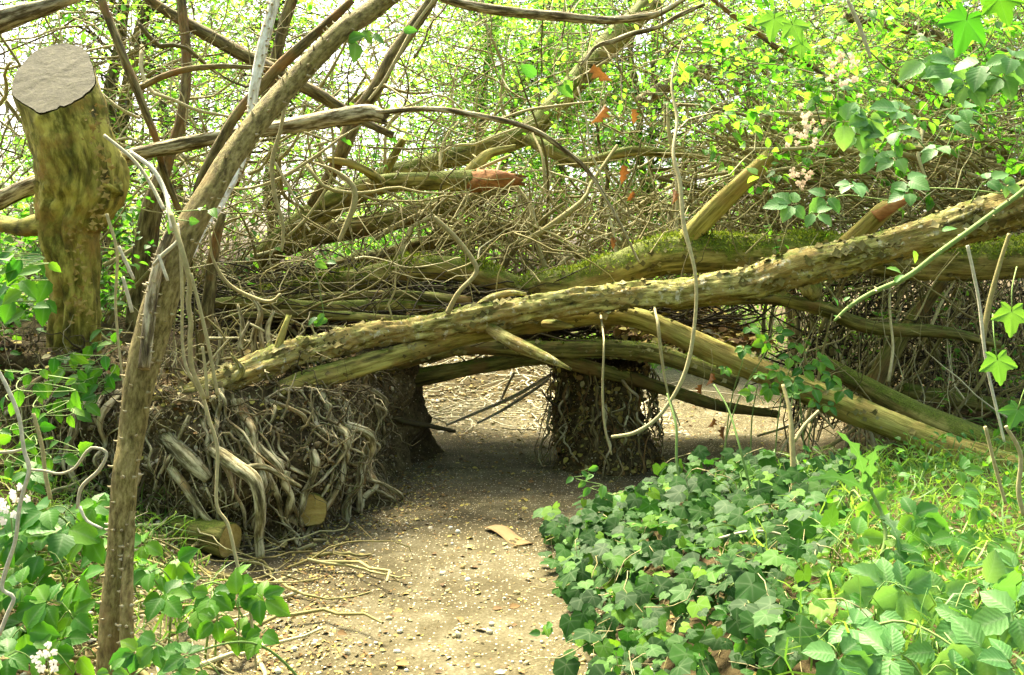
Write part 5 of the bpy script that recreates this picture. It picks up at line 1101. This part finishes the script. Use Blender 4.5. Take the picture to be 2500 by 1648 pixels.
def spots(n, x0, x1, y0, y1, d0, d1, s0, s1): return [(x0 + (x1 - x0) * rng.random(), y0 + (y1 - y0) * rng.random(), d0 + (d1 - d0) * rng.random(), s0 + (s1 - s0) * rng.random()) for _ in range(n)]
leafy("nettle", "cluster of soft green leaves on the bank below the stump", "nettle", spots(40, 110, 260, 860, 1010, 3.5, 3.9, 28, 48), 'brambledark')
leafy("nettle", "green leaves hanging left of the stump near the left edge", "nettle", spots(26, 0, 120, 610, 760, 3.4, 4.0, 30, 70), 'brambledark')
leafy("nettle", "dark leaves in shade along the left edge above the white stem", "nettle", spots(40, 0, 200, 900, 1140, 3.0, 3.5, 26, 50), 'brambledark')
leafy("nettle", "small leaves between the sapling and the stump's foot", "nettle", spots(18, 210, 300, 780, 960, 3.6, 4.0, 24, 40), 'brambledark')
leafy("climber", "pair of bright leaves on the shoot where the stems bunch", "climber", [(500, 505, 2.6, 34), (515, 510, 2.6, 36), (462, 540, 2.6, 34), (430, 535, 2.6, 40), (410, 520, 2.6, 36)], 'bramble')
leafy("climber", "bright leaves hanging beside the sapling near the top", "climber", [(868, 105, 3.2, 56), (850, 100, 3.2, 50), (885, 75, 3.2, 40), (970, 70, 3.2, 34), (985, 75, 3.2, 34), (905, 85, 3.2, 40)], 'bramble')
leafy("climber", "three pale leaves hanging before the diagonal trunk", "climber", [(1310, 185, 4.0, 46), (1212, 86, 4.2, 30), (1365, 210, 4.0, 44), (1380, 195, 4.0, 36)], 'bramble')
leafy("climber", "sprig of small leaves on a stem left of the arching mossy trunk", "climber", [(775, 775, 4.4, 30), (790, 765, 4.4, 30), (800, 780, 4.4, 26), (770, 640, 4.4, 34), (800, 640, 4.4, 26), (765, 790, 4.4, 24)], 'bramble')
leafy("seedling", "bright sprig on a brown stem overhanging the ivy's upper left edge", "sprig", [(1420, 1150, 3.4, 22), (1400, 1165, 3.4, 24), (1430, 1175, 3.4, 24), (1460, 1140, 3.4, 26), (1450, 1160, 3.4, 26), (1475, 1185, 3.35, 34), (1440, 1190, 3.4, 28), (1500, 1210, 3.3, 30)], 'bramble')
leafy("seedling", "tiny seedling with four leaves on the path's right edge", "seedling", [(1330, 1525, 2.6, 34), (1350, 1535, 2.6, 32), (1320, 1545, 2.6, 30), (1345, 1520, 2.6, 26)], 'bramble')
# lobed leaves at the right edge
def lobed_leaf(label, x, y, d, s, up, tip, key="lobed"):
    p = P(x, y, d); e = empty("lobed_leaf", p); tag(e, label, "leaf")
    o = obj("blade", LEAFM[key], e); place(o, rotmats(np.array(tip, float), np.array(up, float)), np.zeros(3), s / F_PX * d)
    q = -nrm(np.array(tip, float)); V, Fs, g, _ = tube(np.array([[0, 0, 0, .0018], [*(q * .06 + [0, 0, .01]), .0018], [*(q * .15 + [.04, .05, -.02]), .002]]), .02, 5, 0)
    obj("stalk", mesh("stalk", V, Fs, M['greenstem'], {"var": np.full(len(V), .3)}), e, loc=(0, 0, 0))
lobed_leaf("green lobed leaf at the right edge, upper of the two large ones", 2470, 760, 2.5, 62, (-.1, -1, .5), (-.1, -.2, -1))
lobed_leaf("green lobed leaf at the right edge, lower of the two large ones", 2435, 878, 2.5, 62, (-.1, -1, .5), (.1, -.2, -1))
lobed_leaf("yellow-green lobed leaf at the right edge above the bramble corner", 2485, 1000, 2.4, 52, (-.3, -1, .9), (-.5, -.2, -1))
lobed_leaf("large dark lobed leaf in the top right corner", 2360, 48, 2.6, 92, (.1, -1, -.3), (-.3, -.2, -1), "lobeddark")
lobed_leaf("dark lobed leaf touching the top edge at right", 2440, -5, 2.6, 70, (.1, -1, -.4), (.3, -.2, -1), "lobeddark")
lobed_leaf("bright lobed leaf hanging from the top edge right of centre", 1890, 45, 3.6, 56, (-.1, -1, -.1), (-.2, -.2, -1))
lobed_leaf("bright lobed leaf hanging lower right of the other at the top edge", 1935, 60, 3.5, 54, (.2, -1, .1), (.5, -.2, -1))
lobed_leaf("yellowish leaf hanging below the two bright lobed leaves", 1955, 105, 3.5, 40, (.2, -1, .1), (.0, -.2, -1))
# rust-coloured dead leaves hanging in the centre
for k, (x, y, s, lab) in enumerate([(1447, 190, 60, "rust dead leaf hanging on the diagonal mossy trunk"), (1475, 285, 58, "rust dead leaf hanging left of a pair above the brush"), (1545, 290, 50, "rust dead leaf hanging right of a pair above the brush"),
      (1522, 425, 46, "rust dead leaf hanging over the brush, highest of three"), (1548, 492, 48, "rust dead leaf hanging over the brush, middle of three"), (1640, 488, 48, "rust dead leaf hanging over the brush, rightmost of three"), (1495, 595, 30, "small rust dead leaf caught above the mossy saddle"),
      (1735, 930, 40, "brown dead leaf hanging highest above the pale path at right"), (1715, 960, 44, "brown dead leaf hanging above the thin dark trunk at right"), (1742, 1040, 40, "brown dead leaf hanging below the thin dark trunk at right"), (1770, 1060, 36, "brown dead leaf hanging lowest by the ivy's far edge")]):
    p = P(x, y - s * .5, 4.35 if y < 700 else 4.4); e = empty("dead_leaf", p); tag(e, lab, "dead leaf")
    o = obj("blade", LEAFM["dead"], e); place(o, rotmats(np.array([rng.normal() * .4, -.1 + rng.normal() * .3, -1]), np.array([rng.normal() * .9, -1, 0])), np.zeros(3), s * (.55 + .45 * rng.random()) / F_PX * 4.6)
    V, Fs, g, _ = tube(np.array([[0, 0, .12, .001], [.01, 0, .05, .001], [0, 0, 0, .001]]), .02, 5, 0)
    obj("stalk", mesh("stalk", V, Fs, M['vine'], {"var": np.full(len(V), .3)}), e, loc=(0, 0, 0))
# thistle
th_ = empty("thistle", P(2142, 1420, 2.5)); tag(th_, "tall pale green thistle with toothed leaves above the brambles at right", "thistle")
stn = [(2138, 1430, 2.5, 11), (2152, 1360, 2.52, 11), (2162, 1310, 2.55, 10), (2153, 1256, 2.6, 9), (2135, 1215, 2.62, 8), (2121, 1190, 2.65, 7)]
V, Fs, g, _ = tube(px(stn), .015, 8, .05); obj("stem", mesh("stem", V, Fs, M['greenstem'], {"var": np.full(len(V), .6)}), th_)
for nodes in ([(2121, 1195, 2.65), (2098, 1120, 2.6), (2078, 1085, 2.58), (2042, 1052, 2.55)], [(2121, 1195, 2.65), (2126, 1140, 2.62), (2138, 1100, 2.6), (2168, 1090, 2.58)],
              [(2123, 1205, 2.65), (2085, 1180, 2.6), (2030, 1165, 2.56), (1960, 1176, 2.5)], [(2150, 1258, 2.6), (2172, 1275, 2.55), (2190, 1310, 2.5), (2198, 1356, 2.48)]):
    c = catmull(np.array([P(*q) for q in nodes]), 17); t, Nn, Bn = frames(c); Vl, lc_ = [], []
    for i in range(17):
        f = i / 16; wv = (.008 + .011 * math.sin(math.pi * min(1, f * 1.1)) ** .7) * (1.5 if i % 4 == 2 else .75 if i % 2 else .38) * (1 - .6 * f * f)
        s_ = np.cross(t[i], np.array([0, -1., .25])); s_ = s_ / np.linalg.norm(s_)
        sh = -t[i] * (.006 if i % 4 == 2 else 0)
        for u in (-1, 0, 1): Vl.append(c[i] + s_ * u * wv + sh * abs(u) + np.array([0, 0, .25 * wv * abs(u)])); lc_.append((u, f, 1 - abs(u)))
    i = (np.arange(16)[:, None] * 3 + np.arange(2)[None]).ravel()
    obj("leaf", mesh("thistle_leaf", np.array(Vl), np.stack([i, i + 1, i + 4, i + 3], 1), M['thistle'], {"leafco": np.array(lc_), "var": np.full(len(Vl), .3)}), th_)
# flower clusters
def flowers(label, x, y, d, n, s, spread, mat='petal'):
    p = P(x, y, d); e = empty("flower_cluster", p); tag(e, label, "flowers")
    for k in range(n):
        q = rng.normal(size=3) * spread / F_PX * d; c = np.zeros(3); Vp, Fp = [q], []
        for j in range(5):
            a = j * 1.2566 + rng.random(); r = s / F_PX * d * (.8 + .4 * rng.random()); u = np.array([math.cos(a), -.35, math.sin(a)]); v = np.array([-math.sin(a), 0, math.cos(a)])
            b_ = len(Vp); Vp += [q + u * r * .6 + v * r * .42, q + u * r, q + u * r * .6 - v * r * .42]; Fp += [[0, b_, b_ + 1], [0, b_ + 1, b_ + 2]]
        obj("flower", mesh("flower", np.array(Vp), [np.array(Fp)], M[mat], {"var": np.full(len(Vp), rng.random())}), e, loc=(0, 0, 0))
    V, Fs, g, _ = tube(np.array([[0, .02, -.15, .0015], [0, .01, -.06, .0015], [0, 0, 0, .001]]), .02, 5, 0); obj("stalk", mesh("stalk", V, Fs, M['greenstem'], {"var": np.full(len(V), .3)}), e, loc=(0, 0, 0))
flowers("white bramble flowers at the left edge above the corner leaves", 22, 1232, 2.5, 12, 12, 20)
flowers("white bramble flowers at the bottom edge left of the sapling", 115, 1605, 2.2, 12, 11, 20)
flowers("pinkish seed heads in the upper right foliage, higher cluster", 2050, 165, 4.0, 22, 8, 26, 'seed')
flowers("pinkish seed heads in the upper right foliage, lower cluster", 1975, 310, 4.0, 22, 8, 24, 'seed')
flowers("pale seed heads just right of the snapped stub", 1955, 435, 4.2, 12, 8, 15, 'seed')

def cover(name, label, n, fn, s0, s1, h, mat):
    xy = fn(n); n = len(xy); p = np.column_stack([xy, G(xy[:, 0], xy[:, 1]) + .015 + h * rng.random(n) ** 1.6])
    V, Fs, lc, var = scatter(leaf_ovate(6, .7, .05, .15, .25), rotmats(np.column_stack([rng.normal(size=n), -.4 + rng.normal(size=n) * .6, -.3 + rng.normal(size=n) * .4]), np.column_stack([rng.normal(size=n) * .35, -.5 + rng.normal(size=n) * .35, np.ones(n)])), p, s0 + (s1 - s0) * rng.random(n))
    return tag(obj(name, mesh(name, V, Fs, M[mat], {"var": var, "leafco": lc})), label, "ground cover", kind="stuff")
cover("ground_cover", "low leafy weeds filling the right bank between ivy and logs", 2200, lambda n: (lambda q: q[(q[:, 0] > .42 + .2 * q[:, 1])])(np.stack([.7 + 2.4 * rng.random(n), 1.9 + 3.2 * rng.random(n)], 1)), .018, .045, .20, 'brambledark')
cover("ground_cover", "low leafy weeds on the left bank around the stump's foot", 2600, lambda n: (lambda q: q[(q[:, 0] < -.9 - .25 * q[:, 1]) & (rng.random(len(q)) < .35 + .65 * (vnoise(np.column_stack([q * 1.7, q[:, :1] * 0])) > -.1))])(np.stack([-4.2 + 3 * rng.random(n), 2.2 + 3.8 * rng.random(n)], 1)), .025, .06, .28, 'brambledark')
# ---------------------------------------------------------------- grass, straw, litter
def grass(name, label, n, x0, x1, y0, y1, L0, L1, mat, fn=None, droop=.5, wid=.0028, tilt=.45):
    x = x0 + (x1 - x0) * rng.random(n); y = y0 + (y1 - y0) * rng.random(n)
    if fn is not None: k = fn(x, y); x, y = x[k], y[k]; n = len(x)
    p = np.column_stack([x, y, G(x, y) - .005]); d = np.column_stack([rng.normal(size=n) * tilt, rng.normal(size=n) * tilt, np.ones(n)])
    C = bendcurves(p, d, L0 + (L1 - L0) * rng.random(n), 6, .3, droop)
    C[:, :, 2] = np.maximum(C[:, :, 2], G(C[:, :, 0], C[:, :, 1]) + .003)
    sd_ = nrm(np.cross(nrm(C[:, -1] - C[:, 0]), rng.normal(size=(n, 3))))[:, None] * (wid * np.array([.7, 1, 1, .8, .5, .08]))[None, :, None] * (.6 + .8 * rng.random((n, 1, 1)))
    V = np.stack([C - sd_, C + sd_], 2).reshape(-1, 3)
    i = (np.arange(n) * 12)[:, None] + (np.arange(5) * 2)[None]; i = i.ravel()
    return tag(obj(name, mesh(name, V, np.stack([i, i + 1, i + 3, i + 2], 1), M[mat], {"var": np.repeat(rng.random(n), 12)})), label, "grass", kind="stuff")
grass("grass", "green grass among the ivy and brambles on the right bank", 4200, .55, 2.9, 1.9, 5.0, .14, .46, 'grass', lambda x, y: (x > .35 + .22 * y - .3 * rng.random(len(x))))
grass("grass", "thin green grass on the bank below the stump", 2600, -3.4, -1.0, 2.6, 4.3, .12, .38, 'grass', lambda x, y: (x < -.45 * y + .35))
grass("grass", "sunlit grass of the clearing far beyond the arch", 9000, -8, 6, 11, 24, .15, .45, 'grass', None, .4, .008)
grass("dry_grass", "straw-coloured dry grass patch in the middle of the right bank", 900, 1.02, 1.5, 2.65, 3.2, .12, .35, 'straw', None, 1.1, .0018, 1.4)
grass("dry_grass", "dead stalks littering the left bank between the brambles", 900, -2.4, -.85, 2.3, 4.0, .10, .4, 'straw', lambda x, y: G(x, y) > .06, 1.0, .0016, 1.3)
def litter(name, label, n, fn_pts, s0, s1, mat, flat=.4):
    xy = fn_pts(n); p = np.column_stack([xy, G(xy[:, 0], xy[:, 1]) + .014]); a = rng.random(n) * 6.3
    Mx = rotmats(np.column_stack([np.cos(a), np.sin(a), rng.normal(size=n) * .2]), np.column_stack([rng.normal(size=n) * flat, rng.normal(size=n) * flat, np.ones(n)]))
    V, Fs, lc, var = scatter(OV6, Mx, p, s0 + (s1 - s0) * rng.random(n) ** 2)
    return tag(obj(name, mesh(name, V, Fs, M[mat], {"var": var})), label, "leaf litter", kind="stuff")
def along_edge(n):
    y = 2.2 + 3.2 * rng.random(n); x = np.interp(y, XLY, XLX) + .03 + np.abs(rng.normal(size=n)) * .22; return np.stack([x, y], 1)
litter("leaf_litter", "yellow and tan fallen leaf scraps along the foot of the root wall", 2600, along_edge, .008, .026, 'litter')
litter("leaf_litter", "scattered yellow leaf scraps over the path and tunnel floor", 3500, lambda n: sample_path(n, 2.0, 8.0, -1.2, 2.0), .005, .018, 'litter')
litter("leaf_litter", "brown leaf scraps on the banks under the plants", 6000, lambda n: np.stack([-4 + 8 * rng.random(n), 2 + 7 * rng.random(n)], 1), .015, .05, 'litter')
# stones scattered on the left verge
n = 1500; xy = np.stack([np.interp(yy := 2.2 + 1.9 * rng.random(n), XLY, XLX) - .5 + np.abs(rng.normal(size=n)) * .35, yy], 1)
V, Fs, lc, var = scatter(ROCK[1], rnd_M(n), np.column_stack([xy, G(xy[:, 0], xy[:, 1]) + .004]), .003 + .012 * rng.random(n) ** 3)
tag(obj("verge_gravel", mesh("verge_gravel", V, Fs, M['stone'], {"var": var}, False)), "loose chalky stones on the left verge of the path", "gravel", kind="stuff")
